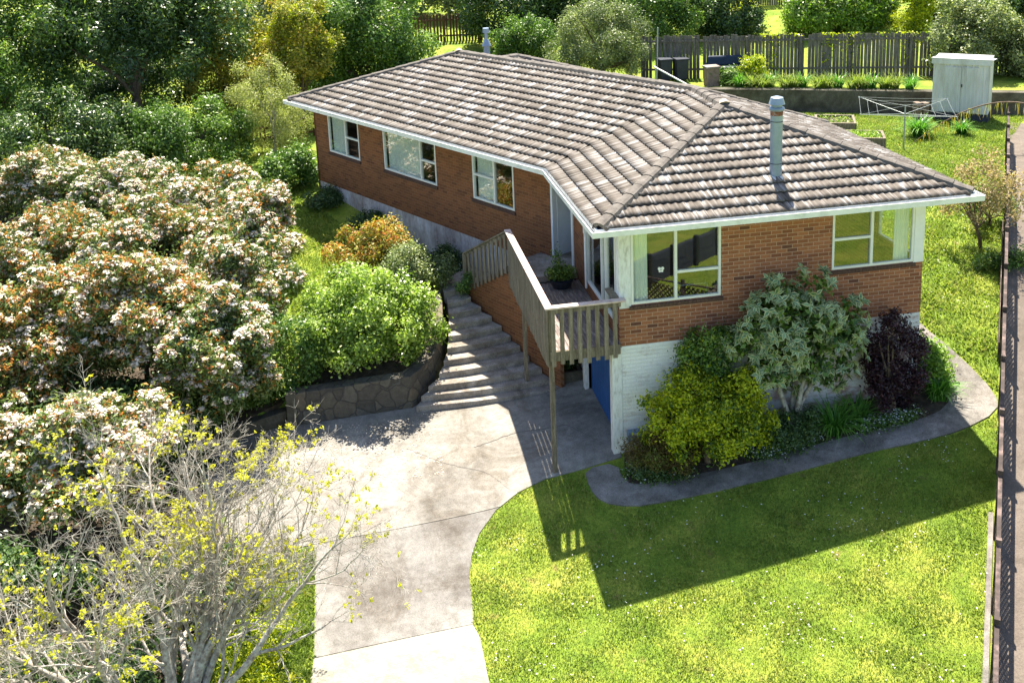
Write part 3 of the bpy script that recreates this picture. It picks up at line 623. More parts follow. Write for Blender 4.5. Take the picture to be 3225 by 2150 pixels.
# things inside the front room
t = thing('wall_clock', 'round white wall clock seen through the front window', 'clock', (2.45, 4.98, -.75))
mb = MB(); mb.cyl((2.45, 4.99, -.6), (2.45, 4.955, -.6), .15, n=24); mb.build('dial', M_white, t)
mb = MB(); mb.beam((2.45, 4.945, -.6), (2.45, 4.945, -.5), .012, .006, (0, 1, 0)); mb.beam((2.45, 4.94, -.6), (2.52, 4.94, -.6), .012, .006, (0, 1, 0)); mb.build('hands', M_black, t)
t = thing('stereo_rack', 'black stereo rack with shelves behind front window glass', 'stereo', (2.45, 1.35, -2.7))
mb = MB()
for z in (-2.66, -2.38, -2.12, -1.86): mb.box(2.1, 2.75, 1.15, 1.5, z, z+.02)
for x in (2.1, 2.73):
    for y in (1.15, 1.48): mb.box(x, x+.02, y, y+.02, -2.66, -1.84)
mb.build('rack_frame', M_pole, t)
mb = MB(); mb.box(2.15, 2.70, 1.17, 1.45, -1.84, -1.73); mb.box(2.15, 2.7, 1.17, 1.45, -2.10, -1.98); mb.build('amplifier', M_black, t)
t = thing('round_pouf', 'pale round pouf on the floor inside front window', 'pouf', (1.55, 1.45, -2.7))
mb = MB()
for z0, z1, r0, r1 in ((-2.69, -2.6, .22, .30), (-2.6, -2.4, .30, .30), (-2.4, -2.3, .30, .2)): mb.cyl((1.5, 1.45, z0), (1.5, 1.45, z1), r0, r1, 20, True)
mb.build('cushion', M_curtain, t, smooth=True)
# glass sticker
mb = MB(); bz = -1.22; bx = 1.52
for sx in (-1, 1):
    for (dx, dz_, r) in ((.035, .028, .038), (.025, -.028, .028)):
        P = [(bx+sx*dx+math.cos(k)*r*.9, .612, bz+dz_+math.sin(k)*r) for k in np.arange(0, 6.28, .7)]
        Q = [(p[0], .604, p[2]) for p in P]; mb.face(P); mb.face(Q[::-1])
tag(mb.build('butterfly_sticker', M_white), 'small white butterfly stuck on the left front window pane', 'sticker')
# flue on the front roof slope
def flue(fx, fy, zb, h, r, name, label, rust):
    t = thing(name, label, 'chimney', (fx, fy, zb)) if name != 'part' else bpy.data.objects.new('flue', None)
    return t
mb = MB(); fx, fy, fz = 4.29, 1.17, .41
mb.cyl((fx, fy, fz-.12), (fx, fy, fz+1.42), .13, n=24); fo = mb.build('flue', M_metal, H, smooth=False)
mb = MB(); mb.cyl((fx, fy, fz+.30), (fx, fy, fz+.312), .136, n=24); mb.build('joint_band', M_dark, fo); mb = MB(); mb.cyl((fx, fy, fz+1.22), (fx, fy, fz+1.235), .136, n=24); mb.build('joint_band', M_dark, fo)
mb = MB(); mb.cyl((fx, fy, fz+1.36), (fx, fy, fz+1.46), .134, n=24); mb.build('rusty_band', M_rust, fo)
mb = MB(); mb.cyl((fx, fy, fz+1.46), (fx, fy, fz+1.50), .15, .168, n=24); mb.cyl((fx, fy, fz+1.50), (fx, fy, fz+1.53), .168, .155, n=24); mb.cyl((fx, fy, fz+1.53), (fx, fy, fz+1.60), .115, n=24)
mb.cyl((fx, fy, fz+1.60), (fx, fy, fz+1.74), .172, .13, n=24); mb.cyl((fx, fy, fz+1.74), (fx, fy, fz+1.765), .13, .05, n=24); mb.build('cowl', M_metal, fo)
mb = MB(); rn = Vector((0, -t_, 1)).normalized(); bd = Vector((0, 1, t_)).normalized(); cc = Vector((fx, fy, fz+.035)); mb.hexa([cc+Vector((a*.33, 0, 0))+bd*b_*.26+rn*c_ for c_ in (0, .03) for a, b_ in ((-1, -1), (1, -1), (1, 1), (-1, 1))])
mb.build('flashing', M_lead, fo, .01)
gx, gy = .33, 16.3; mb = MB(); mb.cyl((gx, gy, .5), (gx, gy, 1.36), .115, n=20); f2 = mb.build('flue', M_metal, H)
mb = MB(); mb.cyl((gx, gy, 1.36), (gx, gy, 1.40), .15, .155, n=20); mb.cyl((gx, gy, 1.40), (gx, gy, 1.60), .155, .075, n=20); mb.cyl((gx, gy, 1.60), (gx, gy, 1.84), .06, n=16); mb.cyl((gx, gy, 1.84), (gx, gy, 2.0), .12, .11, n=20); mb.build('cowl', M_metal, f2)
# meter box on the front base wall
t = thing('meter_box', 'small blue grey box with white sticker low on white wall', 'box', (.85, .5, -5.0))
mb = MB(); mb.box(.72, 1.02, .46, .598, -5.02, -4.78); mb.build('case', M_meter, t, .01)
mb = MB(); mb.box(.80, .98, .452, .459, -4.86, -4.81); mb.build('label_plate', M_white, t)
# downpipe by glass door
mb = MB(); mb.cyl((.55, 3.28, -2.56), (.55, 3.28, -.15), .03, n=10); mb.box(.51, .59, 3.24, 3.32, -1.2, -1.05); mb.build('downpipe', M_gutter, H)

# ------------------------------------------------------------------ deck
DK = thing('timber_deck', 'raised weathered timber deck with picket balustrade by the sliding door', 'deck', (-.2, 2.4, -2.8))
DZ = -2.72; mb = MB(); rnd = random.Random(5)
x = -.88
while x < .56: mb.box(x, min(x+.088, .59), .5, 4.25+rnd.uniform(-.01, .01), DZ-.035, DZ+rnd.uniform(-.003, .003)); x += .096
mb.build('deck_boards', M_board, DK)
mb = MB(); mb.box(-.93, .58, .46, .5, DZ-.22, DZ-.005); mb.box(-.93, -.885, .5, 5.3, DZ-.22, DZ-.005)
for y in (1.4, 2.4, 3.4): mb.box(-.88, .58, y, y+.045, DZ-.2, DZ-.037)
mb.build('deck_frame', M_wood, DK)
for x, y, zb in ((-.95+.05, .53, g1(-.9, .5)+.0), (-.83, 4.05, -5.14)):
    mb = MB(); mb.box(x-.045, x+.05, y-.045, y+.05, zb-.02, -1.80 if y < 1 else DZ); mb.build('deck_post', M_wood, DK, .006)
mb = MB()       # top rail
mb.hexa([(-1.02, .40, -1.765), (.70, .40, -1.765), (.70, .56, -1.765), (-1.02, .56, -1.765), (-1.02, .40, -1.725), (.70, .40, -1.725), (.70, .56, -1.725), (-1.02, .56, -1.725)])
mb.hexa([(-1.02, .563, -1.765), (-.86, .563, -1.765), (-.87, 5.36, -1.68), (-1.03, 5.36, -1.68), (-1.02, .563, -1.725), (-.86, .563, -1.725), (-.87, 5.36, -1.64), (-1.03, 5.36, -1.64)])
mb.build('handrail', M_rail, DK, .008)
mb = MB(); mb.box(.44, .60, .6, 1.15, -1.76, -1.72); mb.build('rail_offcut', M_wood, DK)
mb = MB(); mb.box(-.93, .6, .46, .5, -1.88, -1.772); mb.hexa([(-.95, .5, -1.88), (-.91, .5, -1.88), (-.92, 5.3, -1.80), (-.96, 5.3, -1.80), (-.95, .5, -1.772), (-.91, .5, -1.772), (-.92, 5.3, -1.69), (-.96, 5.3, -1.69)]); mb.build('under_rail', M_wood, DK)
for k in range(8):
    x = -.86+k*.1885; mb = MB(); zb = -3.03+rnd.uniform(-.03, .03); mb.box(x-.045, x+.045, .425, .457, zb, -1.775); mb.build('picket', M_wood, DK)
for k in range(36):
    y = .50+k*.1335; mb = MB(); zb = -3.06+rnd.uniform(-.03, .02); mb.box(-.985, -.955, y-.045, y+.045, zb, -1.785+.019*(y-.5)); mb.build('picket', M_wood, DK)
# rail of the short flight down from the entry
e0, e1 = Vector((-.96, 5.36, 0)), Vector((-1.87, 6.94, 0)); dd = (e1-e0)/1.0; fd = (e1-e0).normalized(); sn = Vector((fd.y, -fd.x, 0))
mb = MB(); a = e0+Vector((0, 0, -1.68)); b_ = e1+Vector((0, 0, -2.72)); mb.beam(a, b_, .13, .04); mb.build('handrail', M_wood, DK, .006)
mb = MB(); mb.beam(a-Vector((0, 0, .08)), b_-Vector((0, 0, .08)), .04, .09); mb.build('under_rail', M_wood, DK)
for k in range(11):
    p = e0+(e1-e0)*((k+.4)/10.6); zt = -1.74-1.04*((k+.4)/10.6); mb = MB(); F_ = Frame(p, fd, -sn); mb.fbox(F_, -.042, .042, .015, .045, zt-1.05, zt); mb.build('picket', M_wood, DK)
mb = MB(); F_ = Frame(e1, fd, -sn); mb.fbox(F_, -.05, .05, -.05, .05, -3.95, -2.74); mb.build('newel_post', M_wood, DK)

# ------------------------------------------------------------------ entry slab, flights, brick wall
ES = thing('entry_terrace', 'concrete entry landing raised on a brick wall beside the deck', 'terrace', (-.2, 5, -2.6))
sheet('concrete_slab', [(-.93, 4.27), (.58, 4.27), (.6, 4.70), (.76, 4.76), (2.0, 5.4), (1.6, 6.9), (.18, 5.98), (.12, 6.02), (-.93, 5.42)], 0, M_step, .4, .14, lambda x, y: x*0-2.56, kind=None, parent=ES)
mb = MB(); BF = Frame((-.93, 5.34, 0), (.5, -.866, 0), (-.866, -.5, 0))
def bwall(mb, F, s0, s1, n0, n1, zb, zt0, zt1):
    fr = [F(s0, n1, zb), F(s1, n1, zb), F(s1, n1, zt1), F(s0, n1, zt0)]; bk = [F(s0, n0, zb), F(s1, n0, zb), F(s1, n0, zt1), F(s0, n0, zt0)]
    uv = [(s0, zb), (s1, zb), (s1, zt1), (s0, zt0)]; mb.face(fr, uv); mb.face(bk[::-1], uv[::-1])
    for x, y in ((0, 1), (1, 2), (2, 3), (3, 0)): mb.face([fr[x], bk[x], bk[y], fr[y]], [uv[x], (uv[x][0], uv[x][1]+.1), (uv[y][0], uv[y][1]+.1), uv[y]])
bwall(mb, BF, -1.95, 0, -.12, 0, -5.6, -3.72, -2.75); bwall(mb, BF, 0, 1.8, -.12, 0, -5.7, -2.702, -2.98)
mb.build('brick_retaining_wall', M_brick2, ES)
mb = MB()     # upper flight, five treads parallel to the long wall
for k in range(6):
    s0 = .0+k*.31; zt = -2.56-.2*(k+1)+.0
    P = [BF(-s0, -.13, 0), BF(-s0-.35, -.13, 0), BF(-s0-.35, -1.10, 0), BF(-s0, -1.10, 0)]
    mb.hexa([Vector((p.x, p.y, zt-.5)) for p in P]+[Vector((p.x, p.y, zt)) for p in P])
mb.build('upper_steps', M_step, ES)

ST = thing('garden_steps', 'wide curved flight of concrete steps climbing from driveway to lawn', 'steps', (-2, 5, -5))
SN = [(-5.29, -3.60, 3.70, .07, 3.77), (-5.13, -3.46, 3.89, -.24, 4.02), (-4.97, -3.26, 4.03, -.38, 4.30), (-4.81, -2.96, 4.33, -.62, 4.68), (-4.65, -2.80, 4.66, -.79, 5.00), (-4.49, -2.66, 5.00, -.97, 5.33),
 (-4.33, -2.58, 5.35, -1.15, 5.62), (-4.17, -2.52, 5.69, -1.35, 5.93), (-4.01, -2.48, 6.02, -1.58, 6.26), (-3.85, -2.46, 6.34, -1.80, 6.61), (-3.72, -2.46, 6.75, -1.9, 6.95)]
for k, (z, lx, ly, rx, ry) in enumerate(SN[:-1]):
    z2, lx2, ly2, rx2, ry2 = SN[k+1]; n = 7; fr = []; bk = []
    for i in range(n+1):
        u = i/n; bul = -.10*math.sin(math.pi*u)*(1-.05*k)
        fr.append((lx+(rx-lx)*u, ly+(ry-ly)*u+bul)); bk.append((lx2+(rx2-lx2)*u, ly2+(ry2-ly2)*u+.08))
    mb = MB(); poly = fr+bk[::-1]; m_ = len(poly); rr = random.Random(k)
    top = [(x, y, z+rr.uniform(-.006, .006)) for x, y in poly]; bot = [(x, y, z-.4) for x, y in poly]
    mb.v = top+bot; mb.uv = [(0, 0)]*len(mb.v)
    for i in range(n): mb.f.append([i, i+1, m_-2-i, m_-1-i]); 
    for i in range(m_): j = (i+1) % m_; mb.f.append([i, m_+i, m_+j, j])
    mb.build('step', M_step, ST, .018)
sheet('landing', [(-2.5, 6.7), (-1.92, 6.9), (-1.87, 7.02), (-.9, 7.55), (-1.5, 8.3), (-2.2, 8.0), (-2.55, 7.5)], 0, M_step, .4, .3, lambda x, y: x*0-3.69, kind=None, parent=ST)
# stone retaining wall
SW = thing('stone_retaining_wall', 'crazy paved stone retaining wall beside the concrete steps', 'retaining wall', (-5, 3.9, -5))
wp = [(-6.38, 3.84, -4.66), (-3.66, 3.92, -4.60), (-3.38, 4.2, -4.55), (-3.02, 4.62, -4.42), (-2.80, 5.1, -4.2), (-2.66, 5.7, -3.95), (-2.6, 6.3, -3.78), (-2.58, 6.9, -3.68)]
mb = MB()
for (a, b_) in zip(wp[:-1], wp[1:]):
    va, vb = Vector(a[:2]).to_3d(), Vector(b_[:2]).to_3d(); d = (vb-va).normalized(); n = Vector((-d.y, d.x, 0))*.34
    va = va-d*.03
    mb.hexa([Vector((p.x, p.y, -5.9)) for p in (va, vb, vb+n, va+n)]+[Vector((p.x, p.y, z)) for p, z in ((va, a[2]), (vb, b_[2]), (vb+n, b_[2]), (va+n, a[2]))])
mb.build('stone_face', M_stone, SW, .02)
mb = MB(); mb.box(-6.62, -6.385, 3.78, 4.2, -5.9, -4.63); mb.build('end_pier', M_retain, SW, .02)
mb = MB()
for (ax, ay), (bx_, by_) in (((-15, 3.44), (-7.9, 3.55)), ((-7.9, 3.55), (-6.63, 3.93))): mb.hexa([(ax, ay, -6), (bx_, by_, -6), (bx_, by_+.32, -6), (ax, ay+.32, -6), (ax, ay, -5.22), (bx_, by_, -5.12), (bx_, by_+.32, -5.12), (ax, ay+.32, -5.22)])
tag(mb.build('low_kerb_wall', M_retain, None, .02), 'low dark concrete kerb under the flowering shrubs left of stone wall', 'kerb wall')
t = thing('concrete_planter', 'mossy concrete planter box under deck beside the garage door', 'planter', (.2, 4.0, -5.4))
mb = MB(); mb.box(-.02, .56, 3.92, 4.0, -5.5, -4.98); mb.box(-.02, .06, 4.0, 4.5, -5.5, -4.98); mb.box(.48, .56, 4.0, 4.5, -5.5, -4.98); mb.box(-.02, .56, 4.5, 4.58, -5.5, -4.98); mb.build('box_sides', M_retain, t, .01)
mb = MB(); mb.box(.06, .48, 4.0, 4.5, -5.5, -5.06); mb.build('planter_soil', M_soil, t)

# ------------------------------------------------------------------ vegetation
def unit(v): return v/np.maximum(np.linalg.norm(v, axis=1, keepdims=True), 1e-9)
def leaf_quads(P, N, size, asp, rng, curl=.15, T=None):
    n = len(P); N = unit(N); r = rng.normal(size=(n, 3)) if T is None else T
    T_ = unit(r-N*(r*N).sum(1, keepdims=True)); B = np.cross(N, T_); s = (size*rng.uniform(.65, 1.3, n))[:, None]
    V = np.stack([P-T_*s*.5, P+B*s*asp*.5+N*s*curl, P+T_*s*.5, P-B*s*asp*.5+N*s*curl], 1).reshape(-1, 3)
    F = np.arange(4*n).reshape(n, 4); return V, F
class Acc:
    def __init__(s): s.V = []; s.F = []; s.r = []; s.n = 0
    def add(s, V, F, r):
        s.V.append(V); s.F.append(F+s.n); s.r.append(np.repeat(r, 4) if len(r)*4 == len(V) else r); s.n += len(V)
    def build(s, name, mat, parent=None, **k): return mesh_np(name, np.concatenate(s.V), np.concatenate(s.F), mat, parent, rnd=np.clip(np.concatenate(s.r), 0, 1), **k)
def sublobes(c, rad, k, rng, low=-.35, rs=.38):
    d = unit(rng.normal(size=(k*3, 3))); d = d[d[:, 2] > low][:k]
    f = rng.uniform(.35, .98, (len(d), 1)); cs = np.array(c)+d*np.array(rad)*f
    return cs, rs*np.mean(rad)*rng.uniform(.55, 1.4, len(d))*(1.15-.35*f[:, 0])
def fill(cs, rs, n, rng, shell=.45, ctr=None, flat=1.0):
    w = rs**2; i = rng.choice(len(cs), n, p=w/w.sum()); d = unit(rng.normal(size=(n, 3)))
    if ctr is not None:
        o = unit(cs[i]-np.array(ctr)); d = unit(d+o*.55)
    r = rs[i]*(1-shell*rng.random(n)**1.6); sc = np.array([1, 1, flat])
    return cs[i]+d*r[:, None]*sc, d, i
def tube(mbv, pts, rad, n=6):
    """append tube rings; mbv = (V list, F list)"""
    V, F = mbv; k = sum(len(x) for x in V) if V else 0; pts = np.asarray(pts, float); m_ = len(pts); rows = []
    d = np.gradient(pts, axis=0); d = unit(d); ref = np.array([.3, .1, 1.0]) if abs(d[0, 2]) < .9 else np.array([1.0, 0, 0])
    x = unit(np.cross(d, ref)); y = np.cross(d, x); t = np.arange(n)*2*np.pi/n
    ring = pts[:, None]+(x[:, None]*np.cos(t)[None, :, None]+y[:, None]*np.sin(t)[None, :, None])*np.asarray(rad)[:, None, None]
    V.append(ring.reshape(-1, 3)); a = np.arange(n); b_ = (a+1) % n
    for i in range(m_-1): F.append(np.stack([k+i*n+a, k+i*n+b_, k+(i+1)*n+b_, k+(i+1)*n+a], 1))
def tube_build(mbv, name, mat, parent): return mesh_np(name, np.concatenate(mbv[0]), np.concatenate(mbv[1]), mat, parent, smooth=True)
def limbs(root, targets, r0, rng, mat=None, parent=None, name='trunk', fork=.35):
    T = ([], []); root = np.array(root, float); tm = np.mean(targets, 0); fk = root+(tm-root)*fork; fk[2] = root[2]+(tm[2]-root[2])*fork
    tube(T, [root, root*.5+fk*.5+rng.normal(size=3)*.03, fk], [r0, r0*.85, r0*.7], 8)
    for t in targets:
        m1 = fk*.6+np.array(t)*.4+rng.normal(size=3)*.12+np.array([0, 0, .12]); m2 = fk*.25+np.array(t)*.75+rng.normal(size=3)*.1
        tube(T, [fk, m1, m2, t], [r0*.5, r0*.36, r0*.22, r0*.08], 6)
    return tube_build(T, name, mat or M_bark, parent)
def bush(name, label, cat, c, rad, n, size, mat, seed, asp=.55, k=34, rs=.36, low=-.35, ground=None, group=None, trunk=True, bark=None, up=.35, flat=1., tips=None, r0=None, shell=.45, rspread=.45):
    rng = np.random.RandomState(seed); gz = g1(c[0], c[1]) if ground is None else ground
    t = thing(name, label, cat, (c[0], c[1], gz), group)
    cs, rs_ = sublobes(c, rad, k, rng, low, rs); P, d, i = fill(cs, rs_, n, rng, shell, c, flat); P = P+rng.normal(size=P.shape)*size*.75+d*(rng.random((n, 1)) < .12)*rng.uniform(0, size*2.6, (n, 1))
    ok = P[:, 2] > gz+.02; P, d, i = P[ok], d[ok], i[ok]
    N = d*.6+rng.normal(size=d.shape)*.55+np.array([0, 0, up]); lob = rng.uniform(-.2, .2, len(cs))
    rnd = np.clip(.38+lob[i]+rng.normal(size=len(P))*rspread*.45, 0, 1)
    V, F = leaf_quads(P, N, size, asp, rng); A_ = Acc(); A_.add(V, F, rnd); A_.build('foliage', mat, t)
    if tips:
        tm, tn, ts, tlow = tips; q, d2, i2 = fill(cs, rs_*1.06, tn, rng, .12, c, flat); ok = (d2[:, 2] > tlow) & (q[:, 2] > c[2]-rad[2]*.2); q, d2 = q[ok], d2[ok]
        V, F = leaf_quads(q, d2*.5+rng.normal(size=d2.shape)*.6, ts, .4, rng); B_ = Acc(); B_.add(V, F, rng.random(len(q))); B_.build('young_or_highlight_leaves', tm, t)
    if trunk: limbs((c[0], c[1], gz-.05), cs[rng.choice(len(cs), min(9, len(cs)), False)], r0 or .05*np.mean(rad)+.02, rng, bark, t, 'trunk')
    return t, cs, rs_, rng

# --- photinia trees with white blossom
def photinia(c, rad, seed, label, dens=1.0, fl=1.0, red=1.0, low=-.55):
    t, cs, rs_, rng = bush('photinia_tree', label, 'flowering tree', c, rad, int(24000*dens), .11, L_phot, seed, .42, 64, .27, low, group='photinias in blossom on the left', bark=M_bark, up=.3, flat=.8, r0=.08)
    n = int(640*dens*fl); q, d, i = fill(cs, rs_*1.03, n*3, rng, .10, c, .8); ok = d[:, 2] > -.25; q, d = q[ok][:n], d[ok][:n]
    m_ = 26; n = len(q); rr = rng.uniform(.07, .15, n)                     # domed clusters of small petals
    dd = unit(rng.normal(size=(n*m_, 3))+np.repeat(d, m_, 0)*.5+np.array([0, 0, .7])); rad_ = np.repeat(rr, m_)[:, None]*rng.uniform(.6, 1.0, (n*m_, 1))
    P = np.repeat(q, m_, 0)+dd*rad_*np.array([1, 1, .6]); V, F = leaf_quads(P, dd*.6+rng.normal(size=dd.shape)*.3+np.array([0, .1, .8]), .062, .9, rng, .1)
    A_ = Acc(); A_.add(V, F, np.clip(np.repeat(rng.uniform(.1, .9, n), m_)+rng.normal(size=n*m_)*.2, 0, 1)); A_.build('blossom', L_flower, t)
    n = int(1350*dens*red); q, d, i = fill(cs, rs_*1.08, n*2, rng, .15, c, .8); ok = d[:, 2] > -.1; q, d = q[ok][:n], d[ok][:n]; m_ = 3
    P = np.repeat(q, m_, 0)+rng.normal(size=(len(q)*m_, 3))*.03; T = unit(np.repeat(d, m_, 0)*.6+rng.normal(size=P.shape)*.6+np.array([0, 0, .4]))
    V, F = leaf_quads(P, rng.normal(size=P.shape), .12, .32, rng, .1, T); B_ = Acc(); B_.add(V, F, rng.random(len(P))); B_.build('red_young_leaves', L_red, t)
    return t
PH = [((-15.3, 17.4, -2.7), (2.2, 1.8, 1.35), 'farthest photinia in white bloom at the left edge of the photo', 1, 1, .7),
 ((-12.2, 15.6, -2.65), (2.2, 1.7, 1.35), 'shaded white flowered photinia in the back row under the dark trees', 1, 1.2, .3),
 ((-9.3, 13.6, -2.8), (2.1, 1.7, 1.4), 'photinia in the back row with cream blossom behind two nearer ones', 1, 1.1, .8),
 ((-7.5, 10.6, -2.85), (1.45, 1.7, 1.45), 'photinia beside the side lawn, nearest the leafy green camellia', .9, 1.3, .9),
 ((-13.3, 10.6, -3.1), (2.1, 1.9, 1.6), 'photinia with many red young leaves near left edge, middle row', 1.2, 1, 1.5),
 ((-10.4, 9.9, -3.0), (2.1, 1.9, 1.6), 'broad photinia full of cream flower heads in the middle of the grove', 1.2, 1.1, 1),
 ((-7.95, 7.1, -3.2), (1.55, 1.7, 1.65), 'photinia bulging over side lawn with white heads down its flank', 1.1, 1.1, 1),
 ((-12.6, 5.6, -3.4), (2.1, 1.9, 1.95), 'photinia with orange red tips at left, front row of the grove', 1.3, .9, 1.6),
 ((-9.9, 5.2, -3.35), (1.8, 1.7, 1.95), 'tall photinia at front with bright red shoots above the kerb', 1.3, 1, 1.6),
 ((-8.0, 3.9, -3.8), (1.25, 1.2, 1.75), 'photinia hanging over the kerb left of the stone wall', 1.1, .9, .7),
 ((-10.5, .9, -4.3), (2.0, 1.3, 1.5), 'low photinia with big cream heads behind the bare tree', 1.1, 1.5, 1),
 ((-13.4, 1.9, -4.1), (1.8, 1.5, 1.7), 'photinia clipped by the left photo edge below the others', 1, 1, .8)]
for k, (c, rad, lab, de, fl_, re_) in enumerate(PH): photinia(c, rad, 100+k, lab, de, fl_, re_)

# --- shrubs by the steps
bush('round_shrub', 'big rounded bright green shrub above stone wall beside concrete steps', 'shrub', (-4.62, 5.3, -3.68), (1.85, 1.5, 1.35), 40000, .09, L_fresh, 11, .6, 170, .17, -.75, up=.45)
bush('leggy_shrub', 'loose dark green leaning shrub between photinias and the round shrub', 'shrub', (-6.4, 4.7, -4.1), (.9, .8, .95), 9000, .085, L_mid, 12, .5, 30, .3, -.6)
bush('orange_tipped_shrub', 'shrub tipped with orange leaves at foot of long brick wall', 'shrub', (-4.15, 8.6, -3.2), (1.35, 1.0, 1.0), 14000, .085, L_olive, 13, .5, 70, .24, -.5, tips=(L_red, 6500, .10, -.1))
bush('pale_green_shrub', 'pale green feathery shrub leaning over top of the steps', 'shrub', (-3.35, 7.35, -3.2), (1.0, .9, .85), 13000, .075, L_grey, 14, .5, 36, .33, -.4)
bush('camellia_bush', 'glossy dark green bush at far end of the side lawn', 'shrub', (-6.9, 16.6, -2.6), (1.05, .8, .7), 8000, .12, L_mid, 15, .5, 30, .35, -.5)
bush('wall_shrub', 'low dark shrub under far window at corner of long wall', 'shrub', (-5.5, 14.6, -3.25), (.75, .6, .4), 5000, .09, L_dark, 16, .5, 24, .38, -.4)
bush('wall_shrub', 'dark leafy shrub hugging white base under middle window', 'shrub', (-4.15, 12.3, -3.45), (.6, .5, .32), 4000, .08, L_dark, 17, .5, 24, .38, -.4)
bush('wall_shrub', 'dark shrub filling corner behind the handrail of the short stair flight', 'shrub', (-2.3, 8.9, -3.75), (.75, .55, .42), 6000, .075, L_dark, 18, .5, 30, .38, -.4)
bush('wall_creeper', 'small creeper with dark leaves at the foot of the short stair rail', 'creeper', (-1.95, 6.75, -3.55), (.22, .25, .35), 1600, .06, L_mid, 19, .5, 14, .4, -.8, trunk=False, ground=-3.9)
# --- front bed
bush('yellow_leaf_shrub', 'bright yellow leaved shrub in front of white base wall', 'shrub', (2.3, -.12, -4.3), (1.55, .85, 1.15), 24000, .085, L_yellow, 21, .5, 150, .16, -.75, tips=(L_young, 6500, .08, -.2))
bush('upright_shrub', 'tall narrow dark green shrub behind the yellow one against brick', 'shrub', (2.4, .25, -3.1), (.65, .3, .95), 6000, .075, L_mid, 22, .5, 26, .3, -.6, tips=(L_yellow, 600, .075, .1))
bush('weeping_maple', 'low mounded brownish weeping maple by the garage post', 'shrub', (1.35, -.1, -4.95), (.85, .55, .55), 15000, .06, L_maple, 23, .28, 40, .33, -.3, up=.1)
bush('purple_shrub', 'tall dark purple leaved shrub near right front corner', 'shrub', (6.55, .0, -3.7), (.72, .5, 1.3), 13000, .065, L_purple, 24, .55, 60, .24, -.9, shell=.9)
def rosettes(name, label, c, rad, n, seed):
    rng = np.random.RandomState(seed); gz = g1(c[0], c[1]); t = thing(name, label, 'shrub', (c[0], c[1], gz)); cs, rs_ = sublobes(c, rad, 80, rng, -.9, .22)
    q, d, i = fill(cs, rs_, n, rng, .2, c); d = unit(d+np.array([0, -.3, .35])); A_, B_ = Acc(), Acc(); m_ = 7
    ang = np.tile(np.arange(m_)*2*np.pi/m_, n)+np.repeat(rng.random(n)*6, m_); D = np.repeat(d, m_, 0); r = rng.normal(size=(n, 3)); r = np.repeat(r, m_, 0)
    a = unit(r-D*(r*D).sum(1, keepdims=True)); b_ = np.cross(D, a); out = a*np.cos(ang)[:, None]+b_*np.sin(ang)[:, None]
    T = unit(out+D*.35-np.array([0, 0, .35])+rng.normal(size=out.shape)*.38); P = np.repeat(q, m_, 0)+T*.075; N = unit(D-T*(D*T).sum(1, keepdims=True)*.9+np.array([0, 0, .15]))
    s0 = np.random.RandomState(seed+1); V, F = leaf_quads(P, N, .19, .42, s0, .1, T); rr = rng.random(len(P)); A_.add(V, F, rr)
    s0 = np.random.RandomState(seed+1); V, F = leaf_quads(P+N*.006, N, .155, .29, s0, .06, T); B_.add(V, F, rng.random(len(P)))
    A_.build('leaf_margins', L_cream, t); B_.build('foliage', L_varg, t)
    x = unit(rng.normal(size=(n*9, 3))); P2_ = np.repeat(q, 9, 0)*.84+np.array(c)*.16+x*.14; V, F = leaf_quads(P2_, x, .14, .5, rng); X_ = Acc(); X_.add(V, F, rng.random(len(P2_))*.6); X_.build('inner_leaves', L_mid, t)
    T2 = ([], []); root = np.array([c[0], c[1]+.1, gz])
    for k in range(4):
        tt = cs[rng.randint(len(cs))]; f0 = root+rng.normal(size=3)*[.06, .05, 0]; tube(T2, [f0, f0*.6+tt*.4+rng.normal(size=3)*.08, f0*.25+tt*.75+rng.normal(size=3)*.08, tt], [.07, .055, .035, .015], 7)
    tube_build(T2, 'trunk', M_palebark, t)
rosettes('variegated_shrub', 'large variegated cream edged shrub climbing over the brick wall', (4.3, .02, -2.8), (1.75, .55, 1.55), 600, 31)
def strap(name, label, c, n, L, seed, mat=L_strap, w=.028, cat='grass clump', group=None, spread=.9):
    rng = np.random.RandomState(seed); gz = g1(c[0], c[1]) if len(c) < 3 else c[2]; V = []; Fc = []; r = []; base = 0
    for k in range(n):
        a = rng.uniform(0, 6.283); d = np.array([math.cos(a), math.sin(a), 0]); l = L*rng.uniform(.6, 1.15); o = np.array([c[0], c[1], gz])+d*rng.uniform(0, .14)+rng.normal(size=3)*[.05, .05, 0]; e = rng.uniform(.25, spread); s_ = np.array([-d[1], d[0], 0])*w
        for j in range(6):
            u = j/5; p = o+d*l*e*u**1.5+np.array([0, 0, l*(u*.95-e*.75*u**2.4)]); ww = (1-u**2)*.9+.1; V += [p-s_*ww*.5, p+s_*ww*.5]; r += [.25+.5*u+rng.uniform(-.2, .2)]*2
        for j in range(5): Fc.append([base+2*j, base+2*j+1, base+2*j+3, base+2*j+2])
        base += 12
    o = mesh_np(name, V, Fc, mat, rnd=np.clip(r, 0, 1)); return tag(o, label, cat, group)
strap('strap_lily', 'clump of arching green strap leaves below the variegated shrub', (5.15, -.12), 230, 1.0, 41)
strap('strap_lily', 'smaller strap leaf clump between purple shrub and white flowers', (5.75, .0), 130, .85, 42)
strap('strap_lily', 'sunlit strap leaf clump at the right front house corner', (7.75, .15), 240, .8, 43)
bush('corner_plants', 'sunny bright green leafy plants by side path at right house corner', 'plant', (7.85, .95, -4.2), (.42, .75, .36), 6000, .085, L_bright, 44, .5, 24, .4, -.2, trunk=False)
bush('bed_filler', 'dark green ferny plant under the variegated trunk', 'plant', (4.2, -.1, -4.85), (.75, .35, .4), 7000, .06, L_dark, 45, .4, 30, .35, -.3, trunk=False)
